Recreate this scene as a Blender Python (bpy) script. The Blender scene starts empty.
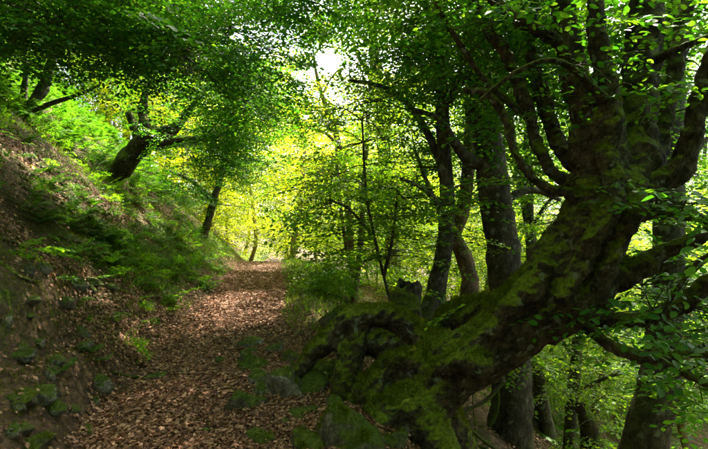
import bpy, math, random
import numpy as np
from mathutils import Vector

# ------------------------------------------------------------------ camera, sky, sun, exposure
SC = bpy.context.scene
C = SC.collection
R = math.radians
FPX = 472.0                      # focal length in photo pixels (708 wide)
PITCH = R(1.27)
CAMZ = 1.5
cam = bpy.data.cameras.new('camera'); cam_o = bpy.data.objects.new('camera', cam); C.objects.link(cam_o)
cam.sensor_width = 36.0; cam.lens = 24.0; cam.clip_start = 0.05; cam.clip_end = 600
cam_o.location = (0, 0, CAMZ); cam_o.rotation_euler = (R(90) + PITCH, 0, 0)
SC.camera = cam_o

SUN_AZ, SUN_EL = R(28), R(57)    # clockwise from +Y, above the horizon
w = bpy.data.worlds.new('World'); SC.world = w; w.use_nodes = True
nt = w.node_tree; bg = nt.nodes['Background']
sky = nt.nodes.new('ShaderNodeTexSky'); sky.sky_type = 'NISHITA'; sky.sun_disc = False
sky.sun_elevation = SUN_EL; sky.sun_rotation = SUN_AZ; sky.dust_density = 5.0; sky.air_density = 0.7; sky.ozone_density = 0.0
nt.links.new(sky.outputs[0], bg.inputs[0]); bg.inputs[1].default_value = 0.15
sl = bpy.data.lights.new('sun', 'SUN'); sl.energy = 5.0; sl.angle = R(0.53); sl.color = (1.0, 0.90, 0.74)
so = bpy.data.objects.new('sun', sl); C.objects.link(so)
sd = Vector((math.sin(SUN_AZ)*math.cos(SUN_EL), math.cos(SUN_AZ)*math.cos(SUN_EL), math.sin(SUN_EL)))
so.rotation_euler = (-sd).to_track_quat('-Z', 'Y').to_euler(); so.location = (14, 25, 36)

vs = SC.view_settings
vs.view_transform = 'Standard'; vs.look = 'None'; vs.gamma = 1.0; vs.use_curve_mapping = False
vs.exposure = 2.95
SC.render.engine = 'CYCLES'
cy = SC.cycles
cy.max_bounces = 7; cy.diffuse_bounces = 4; cy.glossy_bounces = 2; cy.transmission_bounces = 5
cy.use_denoising = True; cy.sample_clamp_indirect = 4.0
cy.use_adaptive_sampling = True; cy.adaptive_threshold = 0.02

# ------------------------------------------------------------------ helpers
rng = np.random.default_rng(7)

def hash3(i, j, k, s):
    n = (i*374761393 + j*668265263 + k*2147483647 + s*974711) & 0xffffffff
    n = ((n ^ (n >> 13))*1274126177) & 0xffffffff
    n = ((n ^ (n >> 16))*2246822519) & 0xffffffff
    return ((n ^ (n >> 15)) & 0xffffff)/float(0xffffff)

def vnoise(p, s=0):
    p = np.asarray(p, float)
    f = np.floor(p); t = p - f; t = t*t*(3-2*t); f = f.astype(np.int64)
    i, j, k = f[..., 0], f[..., 1], f[..., 2]; a, b, c = t[..., 0], t[..., 1], t[..., 2]
    o = 0
    for di in (0, 1):
        for dj in (0, 1):
            for dk in (0, 1):
                o = o + hash3(i+di, j+dj, k+dk, s)*(a if di else 1-a)*(b if dj else 1-b)*(c if dk else 1-c)
    return o*2-1

def fbm(p, oc=4, s=0):
    p = np.asarray(p, float); o = 0; a = 1; tot = 0
    for q in range(oc):
        o = o + a*vnoise(p*(2**q)+q*17.3, s+q); tot += a; a *= 0.5
    return o/tot

def norm(v):
    return v/np.maximum(np.linalg.norm(v, axis=-1, keepdims=True), 1e-9)

def P(px, py, d):
    """photo pixel and depth along +Y -> world"""
    x = (px-354)/FPX; z = (224.5-py)/FPX
    c, s = math.cos(PITCH), math.sin(PITCH)
    y2 = c - z*s; z2 = s + z*c
    return np.array([x/y2*d, d, CAMZ + z2/y2*d])

def to_px(q):
    q = np.asarray(q, float); c, s = math.cos(PITCH), math.sin(PITCH)
    y = q[..., 1]*c + (q[..., 2]-CAMZ)*s; z = -q[..., 1]*s + (q[..., 2]-CAMZ)*c
    y = np.where(y > .05, y, .05)
    return 354 + q[..., 0]/y*FPX, 224.5 - z/y*FPX

def mesh_np(name, V, F, smooth=True, midx=None, attrs=None):
    me = bpy.data.meshes.new(name)
    V = np.ascontiguousarray(V, np.float32); F = np.ascontiguousarray(F, np.int32)
    n, k = F.shape
    me.vertices.add(len(V)); me.vertices.foreach_set('co', V.ravel())
    me.loops.add(n*k); me.loops.foreach_set('vertex_index', F.ravel())
    me.polygons.add(n); me.polygons.foreach_set('loop_start', np.arange(0, n*k, k, dtype=np.int32))
    if midx is not None: me.polygons.foreach_set('material_index', np.asarray(midx, np.int32))
    me.polygons.foreach_set('use_smooth', np.full(n, smooth, bool))
    if attrs:
        for a, v in attrs.items():
            at = me.attributes.new(a, 'FLOAT', 'POINT'); at.data.foreach_set('value', np.asarray(v, np.float32))
    me.update(calc_edges=True)
    return me

def link(name, me, mats, parent=None, loc=None):
    o = bpy.data.objects.new(name, me); C.objects.link(o)
    if me is not None and mats is not None and not me.materials:
        for m in (mats if isinstance(mats, (list, tuple)) else [mats]): me.materials.append(m)
    if parent is not None: o.parent = parent
    if loc is not None: o.location = loc
    return o

def tag(o, label=None, cat=None, group=None, kind=None):
    if label: o['label'] = label
    if cat: o['category'] = cat
    if group: o['group'] = group
    if kind: o['kind'] = kind
    return o

def thing(name, loc, label, cat, group=None):
    o = bpy.data.objects.new(name, None); C.objects.link(o); o.location = loc
    o.empty_display_size = 0.1
    return tag(o, label, cat, group)

def copy_tree(root, loc, rz, sc, label=None, tilt=0.0):
    r = root.copy(); C.objects.link(r); r.location = loc; r.rotation_euler = (tilt, tilt*.6, rz); r.scale = (sc, sc, sc)
    if label: r['label'] = label
    for ch in list(root.children):
        c = ch.copy(); C.objects.link(c); c.parent = r
        for g in list(ch.children):
            d = g.copy(); C.objects.link(d); d.parent = c
    return r

def catmull(pts, n):
    pts = np.asarray(pts, float); m = len(pts)
    if m == 2: return pts[0] + (pts[1]-pts[0])*np.linspace(0, 1, n)[:, None]
    e = np.vstack([2*pts[0]-pts[1], pts, 2*pts[-1]-pts[-2]])
    t = np.linspace(0, m-1-1e-6, n); i = t.astype(int); f = (t-i)[:, None]
    a, b, c, d = e[i], e[i+1], e[i+2], e[i+3]
    return .5*(2*b + (c-a)*f + (2*a-5*b+4*c-d)*f**2 + (3*b-a-3*c+d)*f**3)

def tube(pts, rad, seg=8, n=None, rough=0.0, s=0, capped=True):
    """pts (m,3), rad (m,) -> V, F (quads)"""
    n = n or max(4, len(pts)*3)
    pr = catmull(np.column_stack([pts, rad]), n)
    p, r = pr[:, :3], np.maximum(pr[:, 3], 1e-4)
    t = norm(np.gradient(p, axis=0))
    up = np.array([0, 0, 1.]) if abs(t[0, 2]) < .9 else np.array([1., 0, 0])
    x = np.zeros_like(t); x[0] = norm(np.cross(up, t[0]))
    for i in range(1, n):
        v = x[i-1] - t[i]*np.dot(x[i-1], t[i]); x[i] = norm(v)
    y = np.cross(t, x)
    a = np.linspace(0, 2*math.pi, seg, endpoint=False)
    ring = np.cos(a)[None, :, None]*x[:, None] + np.sin(a)[None, :, None]*y[:, None]
    V = p[:, None] + ring*r[:, None, None]
    if rough:
        nn = fbm(V*6/ max(.2, r.max()*4), 3, s)
        V = V + ring*(nn*rough*r[:, None])[..., None]
    V = V.reshape(-1, 3)
    i, j = np.meshgrid(np.arange(n-1), np.arange(seg), indexing='ij'); i, j = i.ravel(), j.ravel(); j2 = (j+1) % seg
    F = np.column_stack([i*seg+j, i*seg+j2, (i+1)*seg+j2, (i+1)*seg+j])
    if capped:
        for base, sgn, k in ((0, -1, 0), (n-1, 1, n-1)):
            c = len(V); V = np.vstack([V, p[k] + sgn*t[k]*r[k]*.4])
            for q in range(0, seg, 2):
                q1, q2 = (q+1) % seg, (q+2) % seg
                F = np.vstack([F, [[c, base*seg+q, base*seg+q1, base*seg+q2]] if sgn > 0 else [[c, base*seg+q2, base*seg+q1, base*seg+q]]])
    return V, F

def join(parts):
    Vs, Fs, o = [], [], 0
    for V, F in parts:
        Vs.append(V); Fs.append(F+o); o += len(V)
    return np.vstack(Vs), np.vstack(Fs)

# ------------------------------------------------------------------ materials
def mat(name):
    m = bpy.data.materials.new(name); m.use_nodes = True
    t = m.node_tree; t.nodes.clear()
    out = t.nodes.new('ShaderNodeOutputMaterial')
    return m, t, out

def N(t, kind, **kw):
    n = t.nodes.new(kind)
    for k, v in kw.items():
        if k.startswith('i_'):
            key = k[2:]; n.inputs[int(key) if key.isdigit() else key.replace('_', ' ')].default_value = v
        else: setattr(n, k, v)
    return n

def ramp(t, fac, stops, interp='LINEAR'):
    r = t.nodes.new('ShaderNodeValToRGB'); r.color_ramp.interpolation = interp
    e = r.color_ramp.elements
    while len(e) < len(stops): e.new(0.5)
    for k, (p, c) in enumerate(stops):
        e[k].position = p; e[k].color = (*c, 1) if len(c) == 3 else c
    t.links.new(fac, r.inputs[0]); return r.outputs[0]

def mixc(t, fac, a, b, blend='MIX'):
    m = t.nodes.new('ShaderNodeMix'); m.data_type = 'RGBA'; m.blend_type = blend
    for sock, v in ((m.inputs[0], fac), (m.inputs[6], a), (m.inputs[7], b)):
        if hasattr(v, 'node'): t.links.new(v, sock)
        else: sock.default_value = v if not isinstance(v, tuple) or len(v) == 4 else (*v, 1)
    return m.outputs[2]

def leaf_mat(name, refl, trans, tfac=0.5, rough=0.5, spec=0.2):
    """refl / trans: three-stop colours over the random value of each leaf"""
    m, t, out = mat(name)
    g = N(t, 'ShaderNodeNewGeometry'); oi = N(t, 'ShaderNodeObjectInfo')
    rnd = g.outputs['Random Per Island']
    a = ramp(t, rnd, [(0, refl[0]), (.5, refl[1]), (1, refl[2])])
    b = ramp(t, rnd, [(0, trans[0]), (.5, trans[1]), (1, trans[2])])
    hv = N(t, 'ShaderNodeHueSaturation'); hv2 = N(t, 'ShaderNodeHueSaturation')
    mr = N(t, 'ShaderNodeMapRange', i_3=0.485, i_4=0.515); t.links.new(oi.outputs['Random'], mr.inputs[0])
    for h, col in ((hv, a), (hv2, b)):
        t.links.new(mr.outputs[0], h.inputs['Hue']); t.links.new(col, h.inputs['Color'])
    pb = N(t, 'ShaderNodeBsdfPrincipled', i_Roughness=rough); pb.inputs['Specular IOR Level'].default_value = spec
    t.links.new(hv.outputs[0], pb.inputs['Base Color'])
    tr = N(t, 'ShaderNodeBsdfTranslucent'); t.links.new(hv2.outputs[0], tr.inputs[0])
    mx = N(t, 'ShaderNodeMixShader', i_0=tfac)
    t.links.new(pb.outputs[0], mx.inputs[1]); t.links.new(tr.outputs[0], mx.inputs[2]); t.links.new(mx.outputs[0], out.inputs[0])
    return m

M = {}
M['leaf'] = leaf_mat('beech_leaf', [(.022, .085, .008), (.035, .12, .010), (.06, .16, .014)],
                     [(.055, .21, .006), (.12, .31, .008), (.24, .42, .012)], .42)
M['leaf_mid_lit'] = leaf_mat('lit_sapling_beech_leaf', [(.03, .10, .008), (.05, .135, .010), (.08, .165, .014)],
                         [(.14, .38, .008), (.26, .50, .010), (.44, .60, .014)], .55)  # paler sapling leaf, also brightened to paint light into the middle wood
M['leaf_young_sunlit'] = leaf_mat('sunlit_young_beech_leaf', [(.06, .14, .010), (.09, .17, .012), (.12, .19, .014)],
                           [(.40, .58, .010), (.56, .68, .012), (.72, .76, .015)], .62)  # young leaf with the clearing's sunny yellow glow put into its colour
M['fern'] = leaf_mat('fern_green', [(.025, .085, .006), (.04, .11, .008), (.06, .14, .010)],
                     [(.05, .20, .005), (.09, .27, .006), (.16, .32, .008)], .42)
M['grass'] = leaf_mat('grass_green', [(.03, .08, .006), (.05, .105, .008), (.09, .13, .012)],
                      [(.13, .30, .008), (.22, .37, .010), (.33, .41, .015)], .4)
M['moss_blade'] = leaf_mat('moss_green', [(.045, .062, .003), (.08, .10, .004), (.135, .145, .008)],
                           [(.11, .16, .006), (.19, .22, .006), (.28, .28, .01)], .3, .8, .1)
M['litter'] = leaf_mat('dry_beech_leaf', [(.05, .023, .013), (.21, .098, .050), (.46, .27, .16)],
                       [(.10, .04, .02), (.18, .08, .035), (.3, .16, .08)], .18, .6, .25)

def bark_mat(name, dark, light, moss=(.05, .07, .006), moss_lo=.0, moss_hi=.75, scale=6.0, lichen=.6, bump=.6, moss_top=99.0, stretch=3.5, lean=0.0):
    m, t, out = mat(name)
    g = N(t, 'ShaderNodeNewGeometry'); tc = N(t, 'ShaderNodeTexCoord')
    n1 = N(t, 'ShaderNodeTexNoise', i_Scale=scale, i_Detail=8.0, i_Roughness=.65); t.links.new(tc.outputs['Object'], n1.inputs[0])
    mp = N(t, 'ShaderNodeMapping'); mp.inputs['Scale'].default_value = (9, 9, stretch)
    vr = N(t, 'ShaderNodeVectorRotate', rotation_type='Y_AXIS', i_Angle=lean); t.links.new(tc.outputs['Object'], vr.inputs[0]); t.links.new(vr.outputs[0], mp.inputs[0])
    n2 = N(t, 'ShaderNodeTexNoise', i_Scale=scale*.6, i_Detail=6.0, i_Roughness=.7); t.links.new(mp.outputs[0], n2.inputs[0])
    add = N(t, 'ShaderNodeMath', operation='ADD'); t.links.new(n1.outputs[0], add.inputs[0]); t.links.new(n2.outputs[0], add.inputs[1])
    hf = N(t, 'ShaderNodeMath', operation='MULTIPLY', i_1=.5); t.links.new(add.outputs[0], hf.inputs[0])
    base = ramp(t, hf.outputs[0], [(.40, dark), (.5, tuple(.35*(a+b) for a, b in zip(dark, light))), (.61, light)])
    n3 = N(t, 'ShaderNodeTexNoise', i_Scale=scale*1.3, i_Detail=3.0); t.links.new(tc.outputs['Object'], n3.inputs[0])
    li = ramp(t, n3.outputs[0], [(.60, (0, 0, 0)), (.68, (lichen,)*3)])
    base = mixc(t, li, base, (.20, .22, .16))
    sx = N(t, 'ShaderNodeSeparateXYZ'); t.links.new(g.outputs['Normal'], sx.inputs[0])
    n4 = N(t, 'ShaderNodeTexNoise', i_Scale=3.0, i_Detail=7.0, i_Roughness=.7); t.links.new(tc.outputs['Object'], n4.inputs[0])
    ms = N(t, 'ShaderNodeMath', operation='MULTIPLY_ADD', i_1=.55); t.links.new(sx.outputs[2], ms.inputs[0])
    t.links.new(n4.outputs[0], ms.inputs[2])
    mk = N(t, 'ShaderNodeMapRange', i_1=.48+moss_lo, i_2=.48+moss_hi*.4, i_3=0.0, i_4=1.0); t.links.new(ms.outputs[0], mk.inputs[0])
    fac = mk.outputs[0]
    if moss_top < 90:
        so_ = N(t, 'ShaderNodeSeparateXYZ'); t.links.new(tc.outputs['Object'], so_.inputs[0])
        hz = N(t, 'ShaderNodeMapRange', i_1=moss_top*.25, i_2=moss_top, i_3=1.0, i_4=0.0); t.links.new(so_.outputs[2], hz.inputs[0])
        mm = N(t, 'ShaderNodeMath', operation='MULTIPLY'); t.links.new(fac, mm.inputs[0]); t.links.new(hz.outputs[0], mm.inputs[1]); fac = mm.outputs[0]
    n5 = N(t, 'ShaderNodeTexNoise', i_Scale=40.0, i_Detail=4.0); t.links.new(tc.outputs['Object'], n5.inputs[0])
    mcol = ramp(t, n5.outputs[0], [(.3, tuple(c*.45 for c in moss)), (.7, tuple(c*1.5 for c in moss))])
    col = mixc(t, fac, base, mcol)
    pb = N(t, 'ShaderNodeBsdfPrincipled', i_Roughness=.85); pb.inputs['Specular IOR Level'].default_value = .2
    t.links.new(col, pb.inputs['Base Color'])
    bp = N(t, 'ShaderNodeBump', i_Strength=bump, i_Distance=.03)
    hsum = N(t, 'ShaderNodeMath', operation='ADD'); t.links.new(hf.outputs[0], hsum.inputs[0])
    n5m = N(t, 'ShaderNodeMath', operation='MULTIPLY', i_1=.5); t.links.new(n5.outputs[0], n5m.inputs[0]); t.links.new(n5m.outputs[0], hsum.inputs[1])
    t.links.new(hsum.outputs[0], bp.inputs['Height']); t.links.new(bp.outputs[0], pb.inputs['Normal'])
    t.links.new(pb.outputs[0], out.inputs[0])
    return m

M['bark_old'] = bark_mat('old_mossy_beech_bark', (.006, .0045, .003), (.105, .076, .046), moss=(.09, .115, .006), moss_lo=.10, scale=10.0, bump=1.0)
M['bark_lean'] = bark_mat('leaning_beech_bark', (.006, .0045, .003), (.105, .076, .046), moss=(.105, .13, .006), moss_lo=.13, scale=10.0, bump=1.0, lean=R(-45))
M['bark'] = bark_mat('beech_bark', (.018, .013, .009), (.12, .095, .07), moss_lo=.12, scale=6.0, moss_top=2.2)
M['bark_pale'] = bark_mat('pale_beech_bark', (.16, .11, .07), (.42, .33, .23), moss_lo=.3, scale=5.0, lichen=.3, moss_top=1.0)
M['bark_red'] = bark_mat('reddish_beech_bark', (.05, .03, .02), (.30, .19, .12), moss_lo=.25, scale=5.0, lichen=.4, moss_top=1.5)
M['dead_wood'] = bark_mat('grey_dead_wood', (.05, .04, .03), (.30, .25, .18), moss_lo=.08, scale=9.0, lichen=.2, bump=1.0)
M['rock'] = bark_mat('mossy_stone', (.035, .028, .02), (.20, .165, .125), moss_lo=.15, scale=9.0, lichen=.9, bump=.9, stretch=7.0)
M['rock_bare'] = bark_mat('bare_stone', (.07, .058, .046), (.30, .26, .21), moss_lo=.2, scale=11.0, lichen=.5, bump=.8, stretch=7.0)
M['rock_moss'] = bark_mat('very_mossy_stone', (.035, .028, .02), (.19, .16, .12), moss=(.06, .08, .006), moss_lo=.02, scale=9.0, lichen=.9, bump=1.0, stretch=7.0)
M['twig'] = bark_mat('twig_bark', (.03, .022, .016), (.10, .075, .055), moss_lo=.4, scale=20., lichen=.1)

def ground_mat():
    m, t, out = mat('forest_floor')
    tc = N(t, 'ShaderNodeTexCoord'); at = N(t, 'ShaderNodeAttribute', attribute_name='moss')
    n1 = N(t, 'ShaderNodeTexNoise', i_Scale=9.0, i_Detail=8.0, i_Roughness=.75); t.links.new(tc.outputs['Object'], n1.inputs[0])
    v = N(t, 'ShaderNodeTexVoronoi', i_Scale=26.0); t.links.new(tc.outputs['Object'], v.inputs[0])
    lv = N(t, 'ShaderNodeSeparateColor'); t.links.new(v.outputs['Color'], lv.inputs[0])
    lit = ramp(t, lv.outputs[0], [(0, (.035, .020, .012)), (.5, (.10, .055, .032)), (1, (.22, .13, .08))])
    soil = ramp(t, n1.outputs[0], [(.3, (.018, .012, .008)), (.7, (.075, .05, .034))])
    base = mixc(t, .45, soil, lit)
    n2 = N(t, 'ShaderNodeTexNoise', i_Scale=2.4, i_Detail=8.0, i_Roughness=.7); t.links.new(tc.outputs['Object'], n2.inputs[0])
    sm = N(t, 'ShaderNodeMath', operation='ADD'); t.links.new(at.outputs['Fac'], sm.inputs[0]); t.links.new(n2.outputs[0], sm.inputs[1])
    mk = N(t, 'ShaderNodeMapRange', i_1=.80, i_2=1.05); t.links.new(sm.outputs[0], mk.inputs[0])
    n3 = N(t, 'ShaderNodeTexNoise', i_Scale=45.0, i_Detail=5.0); t.links.new(tc.outputs['Object'], n3.inputs[0])
    mc = ramp(t, n3.outputs[0], [(.3, (.014, .026, .003)), (.7, (.06, .095, .008))])
    col = mixc(t, mk.outputs[0], base, mc)
    pb = N(t, 'ShaderNodeBsdfPrincipled', i_Roughness=.9); pb.inputs['Specular IOR Level'].default_value = .15
    t.links.new(col, pb.inputs['Base Color'])
    bp = N(t, 'ShaderNodeBump', i_Strength=.8, i_Distance=.03)
    hs = N(t, 'ShaderNodeMath', operation='ADD'); t.links.new(n1.outputs[0], hs.inputs[0]); t.links.new(n3.outputs[0], hs.inputs[1])
    t.links.new(hs.outputs[0], bp.inputs['Height']); t.links.new(bp.outputs[0], pb.inputs['Normal'])
    t.links.new(pb.outputs[0], out.inputs[0]); return m
M['ground'] = ground_mat()

# ------------------------------------------------------------------ terrain
def xc(y): return -0.62 - 0.155*np.asarray(y, float)
def zp(y):
    y = np.asarray(y, float); o = 0
    for k in (-1., -.5, 0, .5, 1.):
        o = o + np.interp(y+k*1.2, [-12, -2, 3.3, 7.5, 14.6, 17, 20, 25, 40, 120], [-.9, -.32, 0, .31, .60, .56, .20, -.5, -1.5, -2.0])/5
    return o
def soft(u, r): return np.sqrt(np.maximum(u, 0)**2 + r*r) - r

def halfw(y, side):
    y = np.asarray(y, float)
    q = np.stack([y*.55, y*0+side*7.3, y*0], -1)
    return np.interp(y, [0, 3, 8, 15, 40], [.80, .77, .72, .62, .6]) + .10*vnoise(q, 5)

def H(x, y, fine=True):
    x = np.asarray(x, float); y = np.asarray(y, float)
    s = x - xc(y)
    u = np.maximum(0, -s - halfw(y, -1)); v = np.maximum(0, s - halfw(y, 1))
    uu = soft(u, .22)
    near = np.exp(-((y-3.6)/1.7)**2)                       # eroded cut bank close by
    hl = .93*np.minimum(uu, 9) + .5*np.clip(uu-9, 0, 20) + .2*np.maximum(uu-29, 0) + near*.32*np.minimum(uu, 1.0)
    ve = np.interp(y, [0, 3, 4, 7, 11, 15, 20], [.4, .32, .35, .5, .55, .6, 1.5])
    vv = np.maximum(v-ve, 0)
    drop = np.interp(y, [0, 9, 15, 22, 40], [.66, .66, .5, .25, .10])
    hr = -drop*np.minimum(soft(vv, .3), 8) - .22*np.clip(vv-8, 0, 16) + .16*np.maximum(vv-26, 0)
    verge = np.interp(y, [5, 7, 12, 15, 18], [0, .10, .16, .10, 0])*np.exp(-((v-.42)/.25)**2)
    z = zp(y) + hl + hr + verge
    if fine:
        off = np.clip(np.maximum(u, v)*1.6, 0.10, 1)
        p = np.stack([x*.7, y*.7, x*0], -1); q = np.stack([x*3, y*3, x*0+4], -1)
        z = z + off*(.16*fbm(p, 3, 1) + .12*fbm(q, 4, 2)) + .02*vnoise(q*1.6, 9)
        steps = np.clip(u*2, 0, 1)*np.exp(-((y-3.8)/2.2)**2)
        z = z + steps*.10*np.sin(z*7 + 2.0*vnoise(p*2, 8))
    return z

def nrm(x, y, e=.05):
    hx = (H(x+e, y) - H(x-e, y))/(2*e); hy = (H(x, y+e) - H(x, y-e))/(2*e)
    return norm(np.stack([-hx, -hy, np.ones_like(hx)], -1))

def G(px, py, dmin=1.2, dmax=60):
    """first hit of the pixel's ray with the ground"""
    d = np.exp(np.linspace(math.log(dmin), math.log(dmax), 1400))
    r = P(px, py, 1.0); dx, dz = r[0], r[2]-CAMZ
    z = CAMZ + dz*d; h = H(dx*d, d)
    k = np.argmax(z < h)
    if z[k] >= h[k]: k = len(d)-1
    return np.array([dx*d[k], d[k], h[k]])

def moss_mask(x, y):
    s = x - xc(y); u = -s - halfw(y, -1); v = s - halfw(y, 1)
    left = np.clip(u*1.5-.1, 0, 1)*(.36 + .3*np.clip((y-5)/3, 0, 1)*(u < 1.6) + .25*np.clip((u-4.)/3, 0, 1)*np.clip((y-8)/2, 0, 1))
    right = np.clip(v*3.5-.3, 0, 1)*np.interp(y, [0, 4, 7, 9, 16, 30], [.45, .5, .35, .6, .6, .4])*np.interp(v, [0, 1.3, 3.0, 30], [1, 1, .6, .6])
    return np.where(u > 0, left, np.where(v > 0, right, -.4))

def axis(lo, hi, c, n, k):
    t = np.linspace(-1, 1, n); s = np.sinh(k*t)/math.sinh(k)
    return np.where(s < 0, c + s*(c-lo), c + s*(hi-c))
xs = axis(-75, 90, -1.0, 330, 4.2); ys = axis(-14, 130, 4.0, 330, 4.0)
X, Y = np.meshgrid(xs, ys)
Z = H(X, Y)
onpath = (np.abs(X - xc(Y)) < halfw(Y, 0)-.1) & (Y < 17) & (Y > -3)
Z = np.where(onpath, Z-.03, Z)
i, j = np.meshgrid(np.arange(329), np.arange(329), indexing='ij'); i, j = i.ravel(), j.ravel()
F = np.column_stack([i*330+j, i*330+j+1, (i+1)*330+j+1, (i+1)*330+j])
g = link('ground', mesh_np('ground', np.stack([X, Y, Z], -1).reshape(-1, 3), F, attrs={'moss': moss_mask(X, Y).ravel()}), M['ground'])
tag(g, 'brown forest hillside of soil, moss and dead leaves', None, None, 'structure')

py_ = np.linspace(-3, 17.2, 300); tt = np.linspace(-1, 1, 26)
PX = xc(py_)[:, None] + np.where(tt < 0, halfw(py_, -1)[:, None], halfw(py_, 1)[:, None])*tt
PY = np.repeat(py_[:, None], 26, 1)
PZ = H(PX, PY) + .014*(1-np.abs(tt)**6) - .03*np.abs(tt)**6
i, j = np.meshgrid(np.arange(299), np.arange(25), indexing='ij'); i, j = i.ravel(), j.ravel()
F = np.column_stack([i*26+j, i*26+j+1, (i+1)*26+j+1, (i+1)*26+j])
pth = link('path', mesh_np('path', np.stack([PX, PY, PZ], -1).reshape(-1, 3), F, attrs={'moss': np.full(PX.size, -.6)}), M['ground'])
tag(pth, 'trodden earth path climbing through the wood under dead leaves', None, None, 'structure')

# ------------------------------------------------------------------ leaf frames
T_NEAR = (np.array([(0, 0, 0), (.28, .26, .05), (.68, .25, .03), (1, 0, -.07), (.68, -.25, .03), (.28, -.26, .05)]), np.array([(0, 1, 2, 3), (0, 3, 4, 5)]))
T_FAR = (np.array([(0, 0, 0), (.5, .34, .05), (1, 0, -.05), (.5, -.34, .05)]), np.array([(0, 1, 2, 3)]))
T_DRY = (np.array([(0, 0, 0), (.3, .26, .12), (.7, .22, .16), (1, 0, .05), (.7, -.24, .10), (.3, -.27, .17)]), np.array([(0, 1, 2, 3), (0, 3, 4, 5)]))
T_DRY1 = (np.array([(0, 0, .06), (.5, .30, .14), (1, 0, .04), (.5, -.30, .16)]), np.array([(0, 1, 2, 3)]))
T_BLADE = (np.array([(0, -.030, 0), (0, .030, 0), (.5, .026, .10), (.5, -.026, .10), (1, .004, -.05), (1, -.004, -.05)]), np.array([(0, 1, 2, 3), (3, 2, 4, 5)]))
T_PINNA = (np.array([(0, .06, 0), (.45, .12, .0), (1, 0, -.04), (.45, -.12, .0)]), np.array([(0, 1, 2, 3)]))
T_MOSS = (np.array([(0, -.16, 0), (0, .16, 0), (1, .05, .0), (1, -.05, .0)]), np.array([(0, 1, 2, 3)]))

class Frames:
    """pos, dir, normal, size of many leaves"""
    def __init__(s, p, d, n, z): s.p, s.d, s.n, s.z = p, d, n, z
    @staticmethod
    def cat(l): return Frames(*(np.concatenate([getattr(f, k) for f in l]) for k in 'pdnz'))
    def keep(s, m): return Frames(s.p[m], s.d[m], s.n[m], s.z[m])
    def mesh(s, T, off=0):
        t, q = T; d = norm(s.d); n = norm(s.n - d*np.sum(s.n*d, -1, keepdims=True)); b = np.cross(n, d)
        V = s.p[:, None] + s.z[:, None, None]*(t[None, :, :1]*d[:, None] + t[None, :, 1:2]*b[:, None] + t[None, :, 2:]*n[:, None])
        F = (q[None] + (np.arange(len(s.p))*len(t))[:, None, None]).reshape(-1, 4)
        return V.reshape(-1, 3), F + off

def make_spray(r, L=.85, leaf=.065, gap=.05, layers=1):
    """one flat beech spray along +X: alternate side twigs, alternate leaves"""
    p, d, n, z = [], [], [], []
    def run(o, a, l, droop):
        k = int(l/gap); sgn = 1
        for q in range(k):
            t = (q+1)*gap
            pos = o + np.array([math.cos(a), math.sin(a), 0])*t + np.array([0, 0, -droop*t*t + r.normal(0, .012)])
            ang = a + sgn*r.uniform(.6, 1.1); sgn = -sgn
            p.append(pos); d.append((math.cos(ang), math.sin(ang), r.normal(-.15, .22)))
            n.append((r.normal(0, .38), r.normal(0, .38), 1)); z.append(leaf*r.uniform(.7, 1.25))
    run(np.zeros(3), 0, L, .18)
    s = 1
    for q in np.arange(.10, L*.9, .10):
        run(np.array([q, 0, -.18*q*q]), s*r.uniform(.65, .95), (L-q)*.5+.10, .3); s = -s
    return Frames(np.array(p), np.array(d), np.array(n), np.array(z))

SPR = [make_spray(np.random.default_rng(50+k)) for k in range(6)]
SPR_BIG = [make_spray(np.random.default_rng(70+k), L=1.15, leaf=.088, gap=.068) for k in range(6)]

def rot_zyx(yaw, pitch, roll):
    cy_, sy = np.cos(yaw), np.sin(yaw); cp, sp = np.cos(pitch), np.sin(pitch); cr, sr = np.cos(roll), np.sin(roll)
    o = np.zeros((len(yaw), 3, 3))
    o[:, 0, 0] = cy_*cp; o[:, 0, 1] = cy_*sp*sr - sy*cr; o[:, 0, 2] = cy_*sp*cr + sy*sr
    o[:, 1, 0] = sy*cp; o[:, 1, 1] = sy*sp*sr + cy_*cr; o[:, 1, 2] = sy*sp*cr - cy_*sr
    o[:, 2, 0] = -sp; o[:, 2, 1] = cp*sr; o[:, 2, 2] = cp*cr
    return o

def place_sprays(pos, yaw, r, sc=1.0, spr=SPR, pitch=(.05, .22), roll=.25):
    out = []; n = len(pos); kind = r.integers(0, len(spr), n)
    for k in range(len(spr)):
        m = kind == k; c = m.sum()
        if not c: continue
        Rm = rot_zyx(yaw[m], r.normal(pitch[0], pitch[1], c), r.normal(0, roll, c)); s = sc*r.uniform(.75, 1.2, c)
        f = spr[k]
        p = np.einsum('nij,lj->nli', Rm, f.p)*s[:, None, None] + pos[m][:, None]
        d = np.einsum('nij,lj->nli', Rm, f.d); nn = np.einsum('nij,lj->nli', Rm, f.n)
        out.append(Frames(p.reshape(-1, 3), d.reshape(-1, 3), nn.reshape(-1, 3), (f.z[None]*np.sqrt(s)[:, None]).ravel()))
    return Frames.cat(out)

def thin(F, amt, seed, scale=1.6):
    """clumps and holes"""
    return F.keep(fbm(F.p*scale, 2, seed) > amt)

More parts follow.
